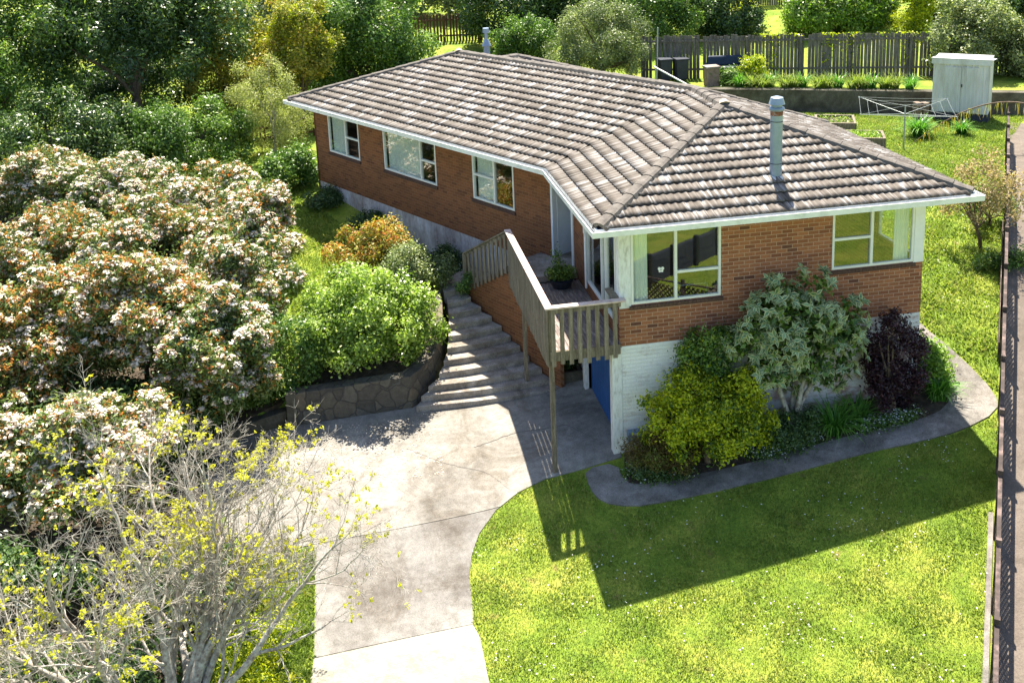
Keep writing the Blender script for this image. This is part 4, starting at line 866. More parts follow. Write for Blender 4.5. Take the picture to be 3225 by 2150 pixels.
bush('bed_filler', 'low dark groundcover at front edge beneath brown maple', 'plant', (1.2, -.42, -5.25), (.65, .16, .14), 2600, .05, L_dark, 46, .4, 20, .4, -.2, trunk=False)
def flowers(name, label, spots, n, seed, leafmat_=L_mid):
    rng = np.random.RandomState(seed); A_, B_ = Acc(), Acc(); P = []
    for (x, y, rx, ry) in spots:
        q = rng.normal(size=(n, 2))*[rx*.5, ry*.5]+[x, y]; P.append(q)
    P = np.concatenate(P); z = G(P[:, 0], P[:, 1])+rng.uniform(.06, .24, len(P)); P3 = np.c_[P, z]
    V, F = leaf_quads(P3, rng.normal(size=P3.shape)*.3+[0, -.3, 1], .035, .95, rng); A_.add(V, F, rng.random(len(P3)))
    Q = np.repeat(P3, 7, 0)+rng.normal(size=(len(P3)*7, 3))*[.06, .06, .04]-[0, 0, .05]; V, F = leaf_quads(Q, rng.normal(size=Q.shape)+[0, 0, .5], .055, .5, rng); B_.add(V, F, rng.random(len(Q))*.7)
    o = B_.build(name, leafmat_); tag(o, label, 'flowers', kind='stuff'); A_.build('petals', L_daisy, o)
flowers('white_groundcover', 'white flowered groundcover along the path below the variegated shrub', [(3.6, -.3, .5, .2), (4.3, -.28, .5, .18)], 220, 51)
flowers('white_groundcover', 'white flowered groundcover below the purple shrub', [(6.0, -.25, .55, .2), (6.6, -.25, .4, .15)], 220, 52)
flowers('white_groundcover', 'few white flowers at foot of the garage post', [(.62, -.1, .2, .2), (1.3, -.5, .5, .06)], 50, 53)
flowers('white_groundcover', 'white blossom strip against the long wall base', [(-3.3, 11.0, .5, .4), (-3.9, 12.1, .4, .4), (-1.6, 8.3, .4, .3)], 110, 54, L_dark)
# pot plant on the deck
t = thing('potted_plant', 'dark bowl planter with ferny plant on the deck boards', 'pot plant', (.08, 3.98, DZ))
mb = MB(); mb.cyl((.08, 3.9, DZ), (.08, 3.9, DZ+.22), .20, .32, 22); mb.build('pot', M_pot, t)
rng = np.random.RandomState(60); A_ = Acc(); q = np.array([.08, 3.9, DZ+.36])+unit(rng.normal(size=(1700, 3)))*rng.uniform(.2, 1, (1700, 1))*[.42, .34, .2]+[0, 0, 0]; q2 = np.array([.0, 3.95, DZ+.65])+rng.normal(size=(260, 3))*[.07, .07, .16]; q = np.concatenate([q, q2])
V, F = leaf_quads(q, rng.normal(size=q.shape)+[0, 0, .5], .07, .4, rng); A_.add(V, F, rng.random(len(q))); A_.build('foliage', L_mid, t)
mb = MB(); 
strap('planter_fern', 'dark fern growing in concrete planter beneath the deck', (.27, 4.25, -5.07), 60, .38, 61, L_dark, .03, 'plant')

# --- bare lichen tree at bottom left
def grow(T, p, d, L, r, depth, rng, tips, up=.10, wob=.16, seglen=.22):
    n = max(3, int(L/seglen)); pts = [p]; dirs = [d]; v = d
    for i in range(n):
        v = v+rng.normal(size=3)*wob+np.array([0, 0, up*(.5 if depth == 0 else .9)]); v = v/np.linalg.norm(v); p = p+v*L/n; pts.append(p); dirs.append(v)
    rad = np.maximum(r*(1-.9*np.linspace(0, 1, n+1)**1.15), .0022); tube(T, pts, rad, (7, 5, 4, 3)[min(depth, 3)])
    if depth >= 2: tips += [(pts[j], dirs[j]) for j in range(1, n+1)]
    if depth < 3:
        k = (12, 9, 6)[depth]
        for j in range(k):
            f = rng.uniform(.22, 1.0); idx = min(n, max(1, int(f*n))); pv = dirs[idx]; a = unit(np.cross(pv, rng.normal(size=3))[None])[0]
            ang = rng.uniform(.45, 1.05); nd = pv*math.cos(ang)+a*math.sin(ang); nd[2] = nd[2]*.8+.1
            grow(T, pts[idx], nd/np.linalg.norm(nd), L*rng.uniform(.32, .55)*(1.12-.45*f), max(rad[idx]*rng.uniform(.40, .62), .003), depth+1, rng, tips, up*.9, wob*1.15, seglen*.8)
t = thing('lichen_tree', 'nearly bare spreading tree with pale lichened branches and yellow young leaves', 'tree', (-8.1, -4.6, -6.1))
rng = np.random.RandomState(9); T = ([], []); tips = []; base = np.array([-8.1, -4.7, g1(-8.1, -4.7)-.05])
stems = [(-1.15, .1, .62, 4.3), (-.85, .6, .9, 4.1), (-.4, .6, 1.25, 4.2), (.05, .4, 1.45, 4.4), (.45, .6, 1.2, 4.5), (.85, .5, 1.05, 4.3), (.95, .1, .85, 3.7), (.6, -.1, 1.0, 3.8), (-.6, -.1, 1.0, 4.0), (-1.3, .45, .4, 4.0), (.15, 1.0, 1.0, 4.4), (-1.15, -.3, .5, 3.9), (.95, .9, .75, 4.3), (-.2, 1.0, .85, 4.3), (.75, 1.0, .8, 4.5)]
tube(T, [base, base+[0, 0, .35]], [.24, .2], 10)
for k, (dx, dy, dz_, L) in enumerate(stems):
    d = np.array([dx, dy, dz_]); grow(T, base+[0, 0, .25], d/np.linalg.norm(d), L*rng.uniform(.98, 1.14), .078, 0, rng, tips, up=.045, wob=.13)
tube_build(T, 'branches', M_palebark, t)
tp = np.array([x[0] for x in tips]); td = np.array([x[1] for x in tips]); w = rng.random(len(tp)); sel = rng.choice(len(tp), min(5200, len(tp)), False); m_ = 5
# leaves come in patches
patch = np.array([math.sin(p[0]*2.3+1)*math.sin(p[1]*2.1)*math.sin(p[2]*2.9+.5) for p in tp[sel]]); sel = sel[patch > .02]
q = np.repeat(tp[sel], m_, 0); tt = unit(np.repeat(td[sel], m_, 0)*.5+rng.normal(size=q.shape)*.8); V, F = leaf_quads(q+tt*.035, rng.normal(size=q.shape)+[0, 0, .8], .06, .6, rng, .1, tt); A_ = Acc(); A_.add(V, F, rng.random(len(q))); A_.build('young_or_highlight_leaves', L_young, t)
print('lichen tips', len(tips), 'leaves', len(q))
bush('under_shrub', 'dark leafy undergrowth below bare tree at bottom left', 'shrub', (-9.8, -3.6, -5.75), (1.9, 1.0, .55), 11000, .10, L_dark, 71, .45, 36, .3, -.2)
bush('under_shrub', 'bright green leafy undergrowth at the bottom of the photo beneath bare tree', 'shrub', (-7.1, -4.9, -5.9), (1.5, .7, .45), 11000, .09, L_yellow, 72, .45, 40, .3, -.2, trunk=False)
bush('under_shrub', 'dark bushy undergrowth between low photinia and bare tree', 'shrub', (-11.5, -1.3, -5.3), (1.8, .9, .7), 10000, .10, L_dark, 73, .45, 36, .3, -.3)
bush('under_shrub', 'leafy dark undergrowth right of the bare tree trunk near the drive edge', 'shrub', (-8.2, -1.5, -5.6), (1.2, 1.2, .5), 9000, .09, L_dark, 75, .45, 50, .26, -.3, trunk=False)
bush('under_shrub', 'sunny yellow green weeds at the drive edge, bottom left', 'shrub', (-7.3, -3.6, -6.0), (1.1, 1.8, .28), 9000, .07, L_yellow, 76, .45, 40, .3, -.2, trunk=False)
bush('under_shrub', 'dark ferny growth above low kerb left of the stone wall', 'shrub', (-7.3, 4.35, -4.9), (.75, .45, .4), 6000, .08, L_mid, 77, .35, 30, .33, -.3, trunk=False)
bush('under_shrub', 'deep shaded undergrowth beneath the front photinias above the kerb', 'shrub', (-10.4, 4.0, -4.75), (2.8, .9, .6), 16000, .10, L_dark, 78, .45, 50, .3, -.3, trunk=False)
bush('under_shrub', 'deep shaded undergrowth between the low photinia and the kerb', 'shrub', (-10.4, 2.7, -5.4), (2.8, .8, .45), 14000, .10, L_dark, 79, .45, 40, .3, -.3, trunk=False)
strap('strap_plant', 'tuft of green strap leaves between kerb and round shrub', (-6.7, 4.6), 200, .85, 74)

# --- background trees and shrubs
TB = 'trees behind the grove'
bush('dark_tree', 'large dark evergreen tree with brown limbs at upper left', 'tree', (-13.2, 26.0, 1.5), (4.9, 3.2, 3.1), 50000, .19, L_dark, 81, .38, 110, .21, -.35, r0=.24, tips=(L_fresh, 7000, .18, .1), group=TB)  # pale tips put sun highlights into the crown's leaf colour
bush('dark_tree', 'dark evergreen tree cut by the upper left photo corner', 'tree', (-18.8, 25, .2), (4.0, 3.0, 4.2), 40000, .18, L_mid, 82, .38, 90, .23, -.8, r0=.2, tips=(L_fresh, 3500, .18, .3), group=TB)  # lighter tip leaves stand in for highlights on the upper lobes
bush('hedge_mass', 'dark leafy understorey between the photinias and the big dark tree', 'hedge', (-15.5, 21.0, -2.0), (5.2, 2.2, 1.7), 38000, .14, L_dark, 83, .38, 110, .2, -.6, tips=(L_fresh, 4500, .13, .1))  # highlights imitated by fresh green tips over the dark leaves
bush('hedge_mass', 'dark green understorey shrub right of the brown limbs, behind photinias', 'hedge', (-10.3, 20.5, -2.1), (2.6, 2.0, 1.6), 24000, .13, L_mid, 84, .4, 80, .22, -.6)
bush('autumn_tree', 'light tree with orange and olive leaves beside the dark tree', 'tree', (-9.2, 28.0, .2), (3.0, 2.4, 3.6), 26000, .14, L_olive, 85, .5, 100, .2, -.95, r0=.14, shell=.8, bark=M_bark, group=TB)
bush('wispy_tree', 'wispy pale green small tree beyond the left roof corner', 'tree', (-7.6, 21.5, -1.5), (1.7, 1.4, 2.2), 22000, .08, L_wisp, 86, .35, 90, .21, -.9, bark=M_palebark, shell=.9, r0=.09)
bush('yellow_green_tree', 'yellow green leafed young tree left of the big round bush', 'tree', (-6.4, 25.5, .4), (1.7, 1.3, 2.4), 14000, .13, L_olive, 87, .55, 70, .2, -.9, shell=.8, tips=(L_yellow, 5000, .13, -.3))
bush('round_tree', 'big round dark green bush behind the roof ridge at left', 'tree', (-3.8, 29.0, .2), (3.3, 2.6, 3.1), 48000, .16, L_mid, 88, .5, 110, .22, -.9, r0=.2)
bush('olive_shrub', 'olive yellow shrubbery behind the young yellow green tree at top', 'shrub', (-7.0, 34.5, .6), (3.2, 2.0, 2.4), 17000, .18, L_grey, 103, .5, 70, .24, -.8)
bush('dark_hedge_tree', 'dark tree mass behind rear flue at top of the photo', 'tree', (4.6, 36.5, .6), (3.4, 2.2, 3.8), 36000, .17, L_dark, 89, .5, 100, .23, -.9, r0=.2)
bush('dark_hedge_tree', 'dark tree mass at top centre behind the grey green bush', 'tree', (8.6, 36.5, .6), (3.0, 2.2, 3.8), 32000, .17, L_dark, 90, .5, 90, .23, -.9, r0=.2, tips=(L_mid, 2500, .16, .1))
bush('fresh_shrub', 'mid green shrub between rear flue and grey green bush', 'shrub', (4.2, 30.5, -1.0), (1.9, 1.3, 1.6), 20000, .12, L_mid, 91, .5, 70, .24, -.8)
bush('grey_green_bush', 'rounded grey green bush at left end of the paling fence', 'shrub', (6.9, 26.3, -.35), (2.4, 1.8, 2.1), 36000, .11, L_grey, 92, .4, 110, .21, -.9)
bush('hedge_tree', 'dark green hedge tree leaning over left part of paling fence', 'tree', (11.9, 32.0, .1), (2.3, 1.6, 2.5), 26000, .14, L_mid, 93, .5, 80, .24, -.9)
bush('hedge_tree', 'darkest round hedge tree above the paling fence', 'tree', (15.4, 32.0, -.1), (2.0, 1.6, 2.1), 24000, .14, L_dark, 94, .5, 80, .24, -.9, tips=(L_mid, 2400, .14, .2))
bush('laurel_hedge', 'sunlit glossy pale laurel hedge above middle of the fence', 'hedge', (20.6, 30.5, -.1), (3.1, 1.4, 1.9), 30000, .16, L_bright, 95, .5, 90, .22, -.8, tips=(L_grey, 5500, .17, .1))
bush('golden_shrub', 'yellow green shrub above the right end of the fence', 'shrub', (25.2, 29.0, -.1), (2.1, 1.3, 2.0), 20000, .14, L_yellow, 96, .5, 70, .24, -.8)
bush('dark_tree', 'very dark tree at upper right behind pale shrub', 'tree', (30.0, 30.5, .2), (3.4, 1.8, 2.8), 24000, .17, L_dark, 97, .5, 80, .24, -.9)
bush('pale_shrub', 'large pale variegated shrub behind the white shed', 'shrub', (22.6, 21.6, -.6), (2.3, 1.5, 1.9), 26000, .13, L_grey, 98, .5, 90, .22, -.9, tips=(L_wisp, 7000, .13, 0))
bush('pale_shrub', 'pale leafy shrub at right photo edge below the dark tree', 'shrub', (25.6, 20.2, -1.3), (2.2, 1.4, 1.7), 20000, .13, L_grey, 99, .5, 80, .22, -.9, tips=(L_wisp, 3000, .13, 0))
for x, y, lab in ((1.2, 44, 'far pale hedge at the top edge left of centre'), (12.5, 42, 'far dark hedge at the top edge above the fence trees'), (28, 40, 'far olive hedge at the top right edge'), (-16, 36, 'far dark tree filling top edge above the evergreen'), (-10, 39, 'far tree at the top edge behind the orange leaved tree')):
    bush('far_hedge', lab, 'hedge', (x, y, g1(x, y)+1.8), (4.2, 1.6, 2.6), 15000, .22, L_dark if 'dark' in lab else L_grey, 200+int(x), .5, 60, .24, -.8, trunk=False)
bush('hedge_mass', 'dark shaded shrubbery under the crown of the big dark tree', 'hedge', (-13.5, 27.8, -1.6), (5.0, 1.0, 1.6), 20000, .15, L_dark, 104, .45, 80, .22, -.6, trunk=False)
bush('laurel_hedge', 'mid green laurel filling hedge between laurel and golden shrub', 'hedge', (23.2, 31.2, -.2), (1.6, 1.2, 1.6), 14000, .15, L_mid, 105, .5, 50, .26, -.8)
bush('laurel_hedge', 'dark laurel right of the golden shrub above the fence end', 'hedge', (27.6, 28.6, -.1), (1.8, 1.2, 1.8), 15000, .15, L_dark, 106, .5, 50, .26, -.8, tips=(L_bright, 1500, .14, .1))
strap('cabbage_palm', 'spiky yellowish palm top beyond the fence near top of photo', (17.9, 35.5, -.9), 120, 1.6, 101, L_yellow, .06, 'palm', spread=1.1)
# slender tree by the right fence
bush('slender_tree', 'slender small tree with thin trunk and sparse pinkish leaves by lattice fence', 'tree', (12.1, 5.2, -1.75), (1.15, 1.0, 1.15), 5200, .075, L_pink, 111, .5, 60, .25, -.8, shell=.95, r0=.06)
bush('sapling_branch', 'low leafy dark green shrub at foot of the slender tree', 'shrub', (12.1, 4.3, -3.55), (.9, .5, .35), 2600, .085, L_mid, 112, .5, 24, .3, -.4, trunk=False)
bush('lattice_shrub', 'sparse green shrub against lattice fence behind slender tree', 'shrub', (13.2, 6.4, -2.6), (.8, .6, .55), 2600, .085, L_mid, 113, .5, 24, .3, -.6)
# long grass on the retaining wall and round the shed
rngg = random.Random(9)
for k in range(16):
    u = k/15; x = 12.3+u*6.2; y = np.interp(x, RW[:, 0], RW[:, 1])+.25+rngg.uniform(0, .5)
    strap('wall_grass_tuft', 'bright long grass tuft on top of the rear retaining wall', (x, y, -2.14), 120, .95, 120+k, L_grass if k % 3 else L_strap, .04, 'grass clump', 'grass tufts along the rear retaining wall')
strap('shed_flax', 'big arching grass clump left in front of the white shed', (16.4, 15.4), 260, 1.15, 140, L_strap, .05)
strap('shed_flax', 'green grass clump directly in front of shed base', (18.0, 15.2), 200, .8, 141, L_strap, .04)
bush('garden_shrub', 'small yellow green shrub beside brick pillar near the paling fence', 'shrub', (13.2, 23.4, -1.6), (.7, .5, .6), 4500, .10, L_yellow, 142, .5, 30, .3, -.5)
bush('garden_shrub', 'dark low shrub right beside the brick pillar', 'shrub', (12.1, 23.5, -1.8), (.7, .5, .4), 3500, .10, L_mid, 143, .5, 30, .3, -.5)
# climbers on the fence
rng = np.random.RandomState(150); n = 5200; u = rng.random(n)*9.0+3.2; f = np.array([.943, -.336]); pt = np.array([11.0, 25.57])+np.outer(u, f); hh = rng.random(n)**1.5; ok = np.sin(u*2.1)+np.sin(u*5.3+1)+rng.normal(size=n)*.5 > hh*1.6
P = np.c_[pt, -.15-hh*1.7][ok]; P[:, 1] += rng.uniform(-.1, .35, len(P)); V, F = leaf_quads(P, rng.normal(size=P.shape)+[0, -.4, .3], .12, .7, rng); A_ = Acc(); A_.add(V, F, rng.random(len(P)))
tag(A_.build('fence_creeper', L_yellow), 'thin yellow green creeper trailing through the paling fence', 'creeper')

# ------------------------------------------------------------------ fences and yard things
def fence(name, label, a, b_, h, mat, pitch=.105, gap=.012, rails=(.45, 1.45), post=2.3, seed=1, th=.02, face=-1):
    rng = random.Random(seed); a, b_ = Vector(a), Vector(b_); d = (b_-a).normalized(); n = Vector((d.y, -d.x, 0)); L = (b_-a).length
    t = thing(name, label, 'fence', (a.x, a.y, g1(a.x, a.y))); F_ = Frame(a, d, n); mb = MB(); s_ = 0
    while s_ < L:
        p = a+d*s_; gz = g1(p.x, p.y); tilt = rng.uniform(-.012, .012); hh = h+rng.uniform(-.05, .05)
        if rng.random() > .03: 
            z0, z1 = gz-.02, gz+hh; w = pitch-gap-rng.uniform(0, .02)*(2.2 if rng.random() < .15 else .6); P = [F_(s_, 0, z0), F_(s_+w, 0, z0), F_(s_+w, th, z0), F_(s_, th, z0), F_(s_+tilt, 0, z1), F_(s_+w+tilt, 0, z1), F_(s_+w+tilt, th, z1), F_(s_+tilt, th, z1)]; mb.hexa(fix(F_, P))
        s_ += pitch+(rng.uniform(0, .03) if rng.random() < .3 else 0)
    mb.build('palings', mat, t); k = 0
    n_p = int(L/post)+1
    for k in range(n_p):
        p = a+d*(k*post); gz = g1(p.x, p.y); mb = MB(); mb.fbox(F_, k*post-.05, k*post+.05, .065, .165, gz-.1, gz+h-.05); mb.build('post', mat, t)
    for z in rails:
        mb = MB()
        for k in range(n_p):
            s0, s1 = k*post, min((k+1)*post, L); p, q = a+d*s0, a+d*s1; mb.beam(F_(s0, .043, g1(p.x, p.y)+z), F_(s1, .043, g1(q.x, q.y)+z), .045, .09)
        mb.build('rail', mat, t)
    return t
fence('paling_fence', 'long weathered grey paling fence across the back of the garden', (9.0, 26.28, 0), (20.9, 22.05, 0), 1.95, M_fence, .15, .005, (.42, 1.72), 2.35, 2)
fence('paling_fence', 'short stretch of paling fence behind pale shrub right of the shed', (20.98, 22.4, 0), (27.5, 19.9, 0), 1.8, M_fence, .115, .016, (.42, 1.6), 2.3, 3)
fence('paling_fence', 'dark brown paling fence below pale ground at top left of centre', (-.8, 38.5, 0), (3.5, 38.3, 0), 1.5, M_redfence, .17, .05, (.3, 1.2), 2.0, 4)
fence('paling_fence', 'pale grey neighbour fence at the top edge right of centre', (16.2, 37.6, 0), (21.5, 36.2, 0), 1.9, M_fence, .13, .008, (.4, 1.5), 2.3, 5)
fence('picket_fence', 'low dark picket fence beyond the left roof corner', (-9.5, 23.3, 0), (-2.2, 24.2, 0), .8, M_redfence, .16, .08, (.2, .6), 1.9, 6)
fence('paling_fence', 'dark fence glimpsed beneath the big dark tree', (-16, 24.2, 0), (-10, 24.0, 0), 1.2, M_dark, .12, .01, (.3, .9), 2.0, 7)
# rear concrete retaining wall
mb = MB(); pts = [(7.0, 24.2), (13.7, 21.3), (18.7, 18.9), (29, 14.1)]
for a, b_ in zip(pts[:-1], pts[1:]):
    va, vb = Vector((*a, 0)), Vector((*b_, 0)); d = (vb-va).normalized(); n = Vector((-d.y, d.x, 0))*.5; va = va-n*.1; vb = vb-n*.1
    mb.hexa([Vector((p.x, p.y, -3.3)) for p in (va, vb, vb+n, va+n)]+[Vector((p.x, p.y, -2.06)) for p in (va, vb, vb+n, va+n)])
tag(mb.build('retaining_wall', M_retain, None, .02), 'dark stained concrete retaining wall across the back lawn', 'retaining wall')
# lattice fence on the right boundary
LF = thing('lattice_fence', 'brown diamond lattice fence running along right boundary', 'fence', (8, -2, -5)); LFf = Frame((FX[0], FX[1], 0), (FD[0], FD[1], 0), (FD[1], -FD[0], 0))
def gf(s_): x, y = fl(s_); return g1(x, y)
mb = MB(); ph = 1.15
s_ = -3.6
while s_ < 24:
    z0 = gf(s_)+.12
    for sg in (-1, 1):
        for k in range(10):
            a0 = s_+k*.155 if sg > 0 else s_+1.8-k*.155
            # diagonal slat clipped to the panel
            for off_ in (0,):
                x0, x1 = a0, a0+sg*ph; z_a, z_b = z0, z0+ph
                lo, hi = s_+.04, s_+1.76
                if x1 > hi: f = (hi-x0)/(x1-x0); x1, z_b = hi, z0+ph*f
                if x1 < lo: f = (lo-x0)/(x1-x0); x1, z_b = lo, z0+ph*f
                if abs(x1-x0) > .05: mb.beam(LFf(x0, .012*sg, z_a), LFf(x1, .012*sg, z_b), .046, .010, LFf.nd)
        for k in range(1, 8):
            zz0 = z0+k*.155; x0 = (s_+.04) if sg > 0 else (s_+1.76); x1 = x0+sg*(ph-k*.155)
            mb.beam(LFf(x0, .012*sg, zz0), LFf(x1, .012*sg, z0+ph), .046, .010, LFf.nd)
    s_ += 1.8
mb.build('lattice_panels', M_lattice, LF)
s_ = -3.6; k = 0
while s_ < 24.1:
    mb = MB(); z0 = gf(s_); mb.fbox(LFf, s_-.045, s_+.045, -.045, .045, z0-.2, z0+1.42); mb.build('post', M_lattice, LF)
    if s_ < 23:
        mb = MB(); z1 = gf(s_+1.8); mb.beam(LFf(s_, 0, z0+1.30+.0), LFf(s_+1.8, 0, z1+1.30), .07, .035); mb.build('rail', M_lattice, LF)
    s_ += 1.8
mb = MB(); mb.beam(LFf(9.0, -.075, gf(9)+.3), LFf(15, -.075, gf(15)+.3), .02, .5); mb.build('base_board', M_lattice, LF)
# shed
t = thing('garden_shed', 'white corrugated steel garden shed with double doors on dark base', 'shed', (19.3, 17.2, -3)); sd = Vector((.76, -.65, 0)); sn_ = Vector((-.65, -.76, 0)); SF = Frame((18.35, 17.75, 0), sd, sn_)
W_, D_, zb, zt = 2.05, 1.2, -2.62, -.45
mb = MB(); n = 42
def ribwall(mb, F_, s0, s1, n0, axis, z0, z1):
    k = int(abs(s1-s0)/.05); 
    for i in range(k):
        a, b_ = s0+(s1-s0)*i/k, s0+(s1-s0)*(i+1)/k; da_, db = (.028 if i % 4 == 0 else 0), (.028 if (i+1) % 4 == 0 else 0)
        if axis == 's': mb.face([F_(a, n0+da_, z0), F_(b_, n0+db, z0), F_(b_, n0+db, z1), F_(a, n0+da_, z1)])
        else: mb.face([F_(n0-da_, a, z0), F_(n0-db, b_, z0), F_(n0-db, b_, z1), F_(n0-da_, a, z1)])
mb.fbox(SF, .01, W_-.01, -D_+.01, -.03, zb, zt-.02)
ribwall(mb, SF, 0, W_, 0, 's', zb, zt-.24); ribwall(mb, SF, -D_, 0, 0, 'n', zb, zt-.1); ribwall(mb, SF, -D_, 0, W_, 'n', zb, zt-.1); mb.build('walls', M_shed, t)
for s0 in (.42, 1.045):
    mb = MB(); mb.fbox(SF, s0, s0+.60, .030, .04, zb+.04, zt-.34)
    for k in range(4): mb.fbox(SF, s0+.05+k*.14, s0+.09+k*.14, .04, .065, zb+.06, zt-.36)
    d_ = mb.build('door', M_shed, t)
    if s0 > 1: mb = MB(); mb.fbox(SF, s0+.01, s0+.05, .066, .085, -1.58, -1.46); mb.build('handle', M_black, d_)
mb = MB(); mb.fbox(SF, -.07, W_+.07, -.02, .07, zt-.24, zt-.03); mb.build('fascia_panel', M_shed, t)
mb = MB(); P = [SF(a, b_, z) for z in (0,) for a, b_ in ((-.1, -D_-.1), (W_+.1, -D_-.1), (W_+.1, .08), (-.1, .08))]; zs_ = (zt-.16, zt-.16, zt, zt); mb.hexa(fix(SF, [Vector((p.x, p.y, z-.025)) for p, z in zip(P, zs_)]+[Vector((p.x, p.y, z)) for p, z in zip(P, zs_)])); mb.build('roof', M_shed, t)
mb = MB(); mb.fbox(SF, -.02, W_+.02, -D_-.02, -.02, -3.2, zb-.003); mb.build('base_blocks', M_dark, t)
t = thing('brick_stack', 'small stack of red bricks beside left edge of shed', 'bricks', (17.75, 17.5, -3)); rb_ = random.Random(2); mb = MB()
for k in range(9):
    for j in range(2): x = 17.72+j*.24+rb_.uniform(-.02, .02); y = 17.75-j*.1+rb_.uniform(-.03, .03); mb.box(x, x+.22, y, y+.3, -3.02+k*.085, -3.02+k*.085+.078)
mb.build('bricks', M_cblock, t)
# rotary clothes line
cx_, cy_ = 14.9, 13.9; gz = g1(cx_, cy_); t = thing('rotary_clothesline', 'rotary clothesline on a grey steel pole on the back lawn', 'clothesline', (cx_, cy_, gz)); HT = gz+1.62
mb = MB(); mb.cyl((cx_, cy_, gz-.05), (cx_, cy_, HT), .028, .024, 10); mb.build('pole', M_pole, t)
ends = []
for k in range(4):
    a = R(18+90*k); e = Vector((cx_+math.cos(a)*2.2, cy_+math.sin(a)*2.2, HT-.02)); ends.append(e); mb = MB(); mb.cyl((cx_, cy_, HT-.30), e, .010, .008, 8); p = Vector((cx_, cy_, HT)); mb.cyl(e+Vector((0, 0, .02)), e+Vector((0, 0, -.10))+(p-e)*.03, .010, .008, 8); mb.build('arm', M_pole, t)
mb = MB()
for f in (.6, .8, .98):
    for k in range(4):
        c0 = Vector((cx_, cy_, HT-.30)); a = c0+(ends[k]-c0)*f; b_ = c0+(ends[(k+1) % 4]-c0)*f; mid = (a+b_)/2-Vector((0, 0, .03)); mb.cyl(a, mid, .0035, n=4, caps=False); mb.cyl(mid, b_, .0035, n=4, caps=False)
for k in range(4): mb.cyl((cx_, cy_, HT), ends[k], .004, n=4, caps=False)
mb.build('lines', M_pole, t)
# raised beds
for (bx, by, w_, d_, lab, sd_) in ((13.45, 17.0, 1.5, 1.5, 'farther timber raised garden bed beside the roof edge', 1), (13.25, 14.5, 1.5, 1.25, 'nearer timber raised garden bed with weeds beside the roof edge', 2)):
    gz = g1(bx+.6, by+.6); t = thing('raised_bed', lab, 'raised bed', (bx+.6, by+.6, gz), 'raised beds on the back lawn'); ang = R(-24); F_ = Frame((bx-.3, by+.2, 0), (math.cos(ang), math.sin(ang), 0), (-math.sin(ang), math.cos(ang), 0))
    for q in ((0, w_, 0, .09), (0, w_, d_-.09, d_), (0, .09, .09, d_-.09), (w_-.09, w_, .09, d_-.09)):
        mb = MB(); mb.fbox(F_, *q, gz-.1, gz+.42); mb.build('side_board', M_wood, t)
    mb = MB(); mb.fbox(F_, .09, w_-.09, .09, d_-.09, gz-.05, gz+.33); mb.build('soil', M_soil, t)
    rng = np.random.RandomState(160+sd_); q = rng.random((260 if sd_ == 1 else 900, 2))*[w_-.25, d_-.25]+.12; P = np.array([tuple(F_(a, b_, gz+.34+rng.uniform(0, .12))) for a, b_ in q]); V, F = leaf_quads(P, rng.normal(size=P.shape)+[0, 0, .4], .10, .4, rng); A_ = Acc(); A_.add(V, F, rng.random(len(P))); tag(A_.build('bed_weeds', L_bright), 'green weeds growing in the %s raised bed' % ('farther' if sd_ == 1 else 'nearer'), 'weeds', kind='stuff')
# wheelie bins, pillar, covered seat, pole
def bin_(x, y, lab):
    gz = g1(x, y); t = thing('wheelie_bin', lab, 'bin', (x, y, gz), 'dark bins by the fence'); mb = MB(); mb.hexa([(x-.22, y-.24, gz+.08), (x+.22, y-.24, gz+.08), (x+.22, y+.24, gz+.08), (x-.22, y+.24, gz+.08), (x-.29, y-.32, gz+.98), (x+.29, y-.32, gz+.98), (x+.29, y+.32, gz+.98), (x-.29, y+.32, gz+.98)]); mb.build('body', M_dark, t, .02)
    mb = MB(); mb.box(x-.31, x+.31, y-.35, y+.34, gz+.985, gz+1.05); mb.build('lid', M_meter if 'blue' in lab else M_dark, t, .02)
    for s_ in (-1, 1): mb = MB(); mb.cyl((x+s_*.24, y+.27, gz+.1), (x+s_*.30, y+.27, gz+.1), .1, n=14); mb.build('wheel', M_black, t)
bin_(9.75, 25.3, 'dark wheelie bin standing behind the thin metal pole'); bin_(10.45, 25.1, 'dark wheelie bin, the right one of the pair at the fence')
t = thing('brick_pillar', 'short square brown pillar at left end of the rear planting', 'pillar', (11.35, 23.6, -2.12)); mb = MB(); mb.box(11.05, 11.6, 23.3, 23.8, -2.2, -1.32); mb.build('shaft', M_cblock, t, .01); mb = MB(); mb.box(11.0, 11.65, 23.25, 23.85, -1.318, -1.24); mb.build('cap', M_step, t, .01)
t = thing('covered_seat', 'garden seat under blue cover against the paling fence', 'garden seat', (12.4, 24.3, -2.12)); mb = MB(); mb.box(11.5, 13.3, 24.15, 24.7, -1.95, -1.45); mb.hexa([(11.5, 24.55, -1.44), (13.3, 24.45, -1.44), (13.3, 24.75, -1.44), (11.5, 24.8, -1.44), (11.6, 24.65, -1.0), (13.2, 24.55, -1.05), (13.2, 24.75, -1.05), (11.6, 24.8, -1.0)]); mb.build('cover', M_tarp, t, .06)
for x in (11.6, 13.2): mb = MB(); mb.box(x-.04, x+.04, 24.3, 24.38, -2.14, -1.95); mb.build('leg', M_black, t)
t = thing('washing_pole', 'tall thin galvanised pole standing behind the roof ridge', 'pole', (9.3, 25.3, -2.1)); mb = MB(); mb.cyl((9.25, 24.9, -2.2), (9.32, 24.9, .4), .03, n=8); mb.build('shaft', M_pole, t)
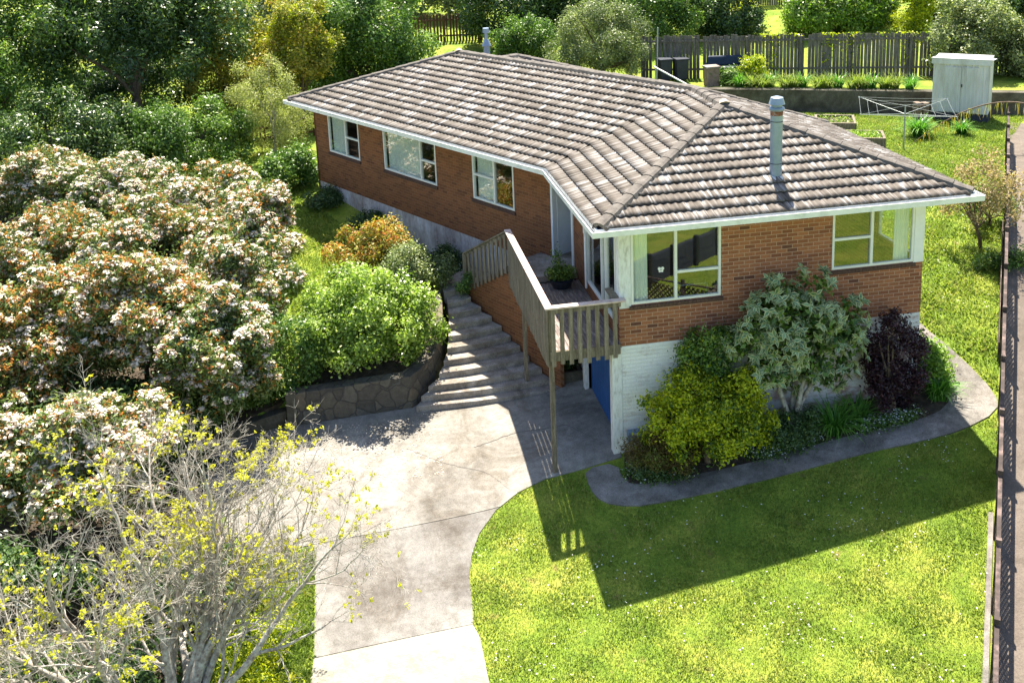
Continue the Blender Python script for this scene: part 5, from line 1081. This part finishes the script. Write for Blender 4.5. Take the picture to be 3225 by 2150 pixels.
t = thing('wall_bracket', 'sloping metal bar propped by a short post behind the ridge', 'handrail', (9.0, 24.4, -2.1)); mb = MB(); mb.beam((8.7, 23.6, -1.1), (9.75, 20.9, -1.75), .05, .05); mb.build('bar', M_gutter, t); mb = MB(); mb.beam((8.75, 23.5, -2.6), (8.75, 23.5, -1.12), .05, .05, (1, 0, 0)); mb.build('post', M_pole, t)
# rear outbuilding with flue
t = thing('rear_outbuilding', 'flat roofed grey outbuilding with metal flue behind the ridge', 'outbuilding', (1.6, 24.5, -3)); mb = MB(); mb.box(-.4, 3.3, 23.4, 26.0, -3.2, -.75); mb.build('walls', M_dark, t); mb = MB(); mb.box(-.55, 3.45, 23.25, 26.15, -.747, -.62); mb.build('roof', M_pole, t)

# ------------------------------------------------------------------ ground cover
sheet('grove_soil', [(-20, 3.55), (-8, 3.75), (-6.68, 4.2), (-6.6, 5.0), (-6.9, 7.5), (-6.7, 11), (-7.4, 13), (-9, 16), (-12, 19.5), (-20, 22)], .015, M_soil, .6, zf=lambda x, y: rbf(UP, x, y))
sheet('grove_soil', [(-20, -8), (-8.3, -8), (-7.9, -2.2), (-7.5, -.3), (-8.3, 1.9), (-9.2, 2.9), (-20, 3.0)], .015, M_soil, .6, zf=GL)
sheet('planting_bed_soil', [(-6.35, 4.15), (-3.7, 4.2), (-3.35, 4.6), (-3.1, 5.4), (-2.95, 6.2), (-2.85, 7.2), (-3.4, 9.0), (-4.6, 9.3), (-6.2, 6.6)], .03, M_soil, .4, zf=lambda x, y: rbf(UP, x, y))
def inpoly(P, x, y):
    c = np.zeros(len(x), bool); P = np.array(P); j = len(P)-1
    for i in range(len(P)):
        c ^= ((P[i, 1] > y) != (P[j, 1] > y)) & (x < (P[j, 0]-P[i, 0])*(y-P[i, 1])/((P[j, 1]-P[i, 1]) or 1e-9)+P[i, 0]); j = i
    return c
def grass(name, label, poly, n, L, seed, dn=260):
    rng = np.random.RandomState(seed); P = np.array(poly); x = rng.uniform(P[:, 0].min(), P[:, 0].max(), n*2); y = rng.uniform(P[:, 1].min(), P[:, 1].max(), n*2)
    ok = inpoly(poly, x, y); x, y = x[ok][:n], y[ok][:n]; cl = np.sin(x*3.1+np.sin(y*2.3))*np.sin(y*3.7+np.sin(x*1.9)); z = G(x, y)
    ln = L*(1+.35*cl)*rng.uniform(.5, 1.3, len(x)); a = rng.uniform(0, 6.283, len(x)); lean = rng.uniform(.3, 1.4, len(x)); w = ln*.2
    b_ = np.c_[x, y, z]; side = np.c_[-np.sin(a), np.cos(a), a*0]*w[:, None]; tip = b_+np.c_[np.cos(a)*lean, np.sin(a)*lean, np.ones(len(x))]*ln[:, None]; mid = b_*.5+tip*.5+np.c_[a*0, a*0, ln*.12]
    V = np.stack([b_-side, b_+side, mid+side*.7, tip], 1).reshape(-1, 3); F = np.arange(len(V)).reshape(-1, 4)
    lf = np.sin(x*.9+1.3*np.sin(y*.7))*np.sin(y*1.1+np.sin(x*.8)); r = np.clip(.42+.14*cl+.14*lf+.10*np.sin(x*9+3*np.sin(y*5))*np.sin(y*8)+rng.normal(size=len(x))*.20, 0, 1); tag(mesh_np(name, V, F, L_grass, rnd=np.repeat(r, 4)), label, 'grass', kind='stuff')
FRONT = [(-3.19, -3.0), (-3.14, -2.55), (-3.09, -1.78), (-2.96, -1.23), (-2.74, -.71), (-2.29, -.14), (-1.77, .21), (-1.16, .4), (-.33, .37), (-.38, -.2), (-.2, -.66), (.36, -.95), (2, -1.01), (5.6, -.91), (7.66, -.94), (8.65, -.66), (fl(6, -.03)), (fl(0, -.15)), (fl(-3, -.15)), (1.5, -11), (-3.0, -10), (-3.08, -6), (-3.12, -4.5), (-3.12, -3.4)]
grass('lawn_grass', 'short sunlit grass of the front lawn', FRONT, 170000, .034, 301)
grass('lawn_grass', 'short grass of the strip left of the driveway', [(-6.2, -8), (-5.99, -2.6), (-5.98, -.45), (-7.2, -.45), (-7.9, -2), (-8.6, -8)], 46000, .06, 302)
grass('lawn_grass', 'short grass of the side lawn beside the long wall', [(-6.5, 7), (-4.6, 9.3), (-3.1, 9.6), (-6.2, 15), (-6.5, 19), (-8.5, 18), (-6.9, 13)], 30000, .06, 303)
grass('lawn_grass', 'short grass of the lawn right of the house', [(8.8, -.6), (9.03, .0), (8.97, 1.2), (8.7, 2.6), (8.55, 6), (9, 20), (13.5, 20.9), (18, 18.7), (22, 17), (fl(24, -.04)), (fl(6, -.04)), (8.6, -.9)], 130000, .07, 304)
rng = np.random.RandomState(310); x = rng.uniform(-3, 9, 2600); y = rng.uniform(-9, -1, 2600); dd_ = np.sin(x*1.3+2)*np.sin(y*1.7)+rng.normal(size=2600)*.6; ok = inpoly(FRONT, x, y) & (dd_ > .35); x, y = x[ok], y[ok]
x = np.r_[x, rng.uniform(9.2, 14, 260)]; y = np.r_[y, rng.uniform(2, 12, 260)]
P = np.c_[x, y, G(x, y)+.055]; V, F = leaf_quads(P, rng.normal(size=P.shape)*.2+[0, 0, 1], .030, .95, rng, 0); A_ = Acc(); A_.add(V, F, rng.random(len(P))); tag(A_.build('daisies', L_daisy), 'tiny white daisies scattered over the lawn', 'daisies', kind='stuff')
rng = np.random.RandomState(311); n = 900; x = np.r_[rng.uniform(-6, -3.2, 500), rng.uniform(-8.5, -6, 400)]; y = np.r_[rng.uniform(1.2, 3.6, 500), rng.uniform(1.5, 3.2, 400)]; P = np.c_[x, y, GL(x, y)+.03]; V, F = leaf_quads(P, rng.normal(size=P.shape)*.15+[0, 0, 1], .035, .6, rng, .05); A_ = Acc(); A_.add(V, F, rng.random(len(P))); tag(A_.build('fallen_petals', L_flower), 'fallen petals and leaf litter on the drive by the stone wall', 'litter', kind='stuff')

# dark sleeper wall lower down the section (it shows mirrored in the front windows)
t = thing('sleeper_wall', 'dark stacked timber sleeper wall mirrored in the front window', 'retaining wall', (5.5, -10.3, -6)); SW_ = Frame((3.3, -9.6, 0), (.85, -.527, 0), (.527, .85, 0))
mb = MB()
for k in range(5): mb.fbox(SW_, 0, 5.2, 0, .16, -6.35+k*.24, -6.35+k*.24+.225)
mb.build('sleepers', M_dark, t)
for k in range(5): mb = MB(); mb.fbox(SW_, .1+k*1.22, .24+k*1.22, .163, .30, -6.4, -5.0); mb.build('post', M_black, t)
bush('verge_shrub', 'green shrub beside the sleeper wall mirrored in the front window', 'shrub', (8.9, -12.3, -5.3), (1.1, .9, .9), 5000, .12, L_mid, 171, .5, 30, .33, -.5)

# dead frond arching out from the right fence
t = thing('dead_frond', 'arching dead brown palm frond with hanging strands near the lattice fence', 'frond', (18.2, 13.0, -3.1)); T = ([], []); rng = np.random.RandomState(180)
u = np.linspace(0, 1, 14); pts = np.stack([18.7-3.4*u, 12.6+1.6*u, -2.0+.75*np.sin(np.pi*(.35+u*.65))-.95*u**2], 1); tube(T, pts, .035*(1-.7*u), 5)
tube_build(T, 'stem', M_bark, t); V = []; Fc = []; r = []
for k in range(90):
    i = rng.uniform(0, 13); a = pts[int(i)]; l = rng.uniform(.15, .55); o = np.array([rng.normal()*.05, rng.normal()*.05, 0]); b_ = len(V); w = np.array([.012, 0, 0]); V += [a+o-w, a+o+w, a+o*2+w*.3-[0, 0, l], a+o*2-w*.3-[0, 0, l]]; Fc.append([b_, b_+1, b_+2, b_+3]); r += [rng.random()]*4
mesh_np('strands', V, Fc, L_olive, t, rnd=r)
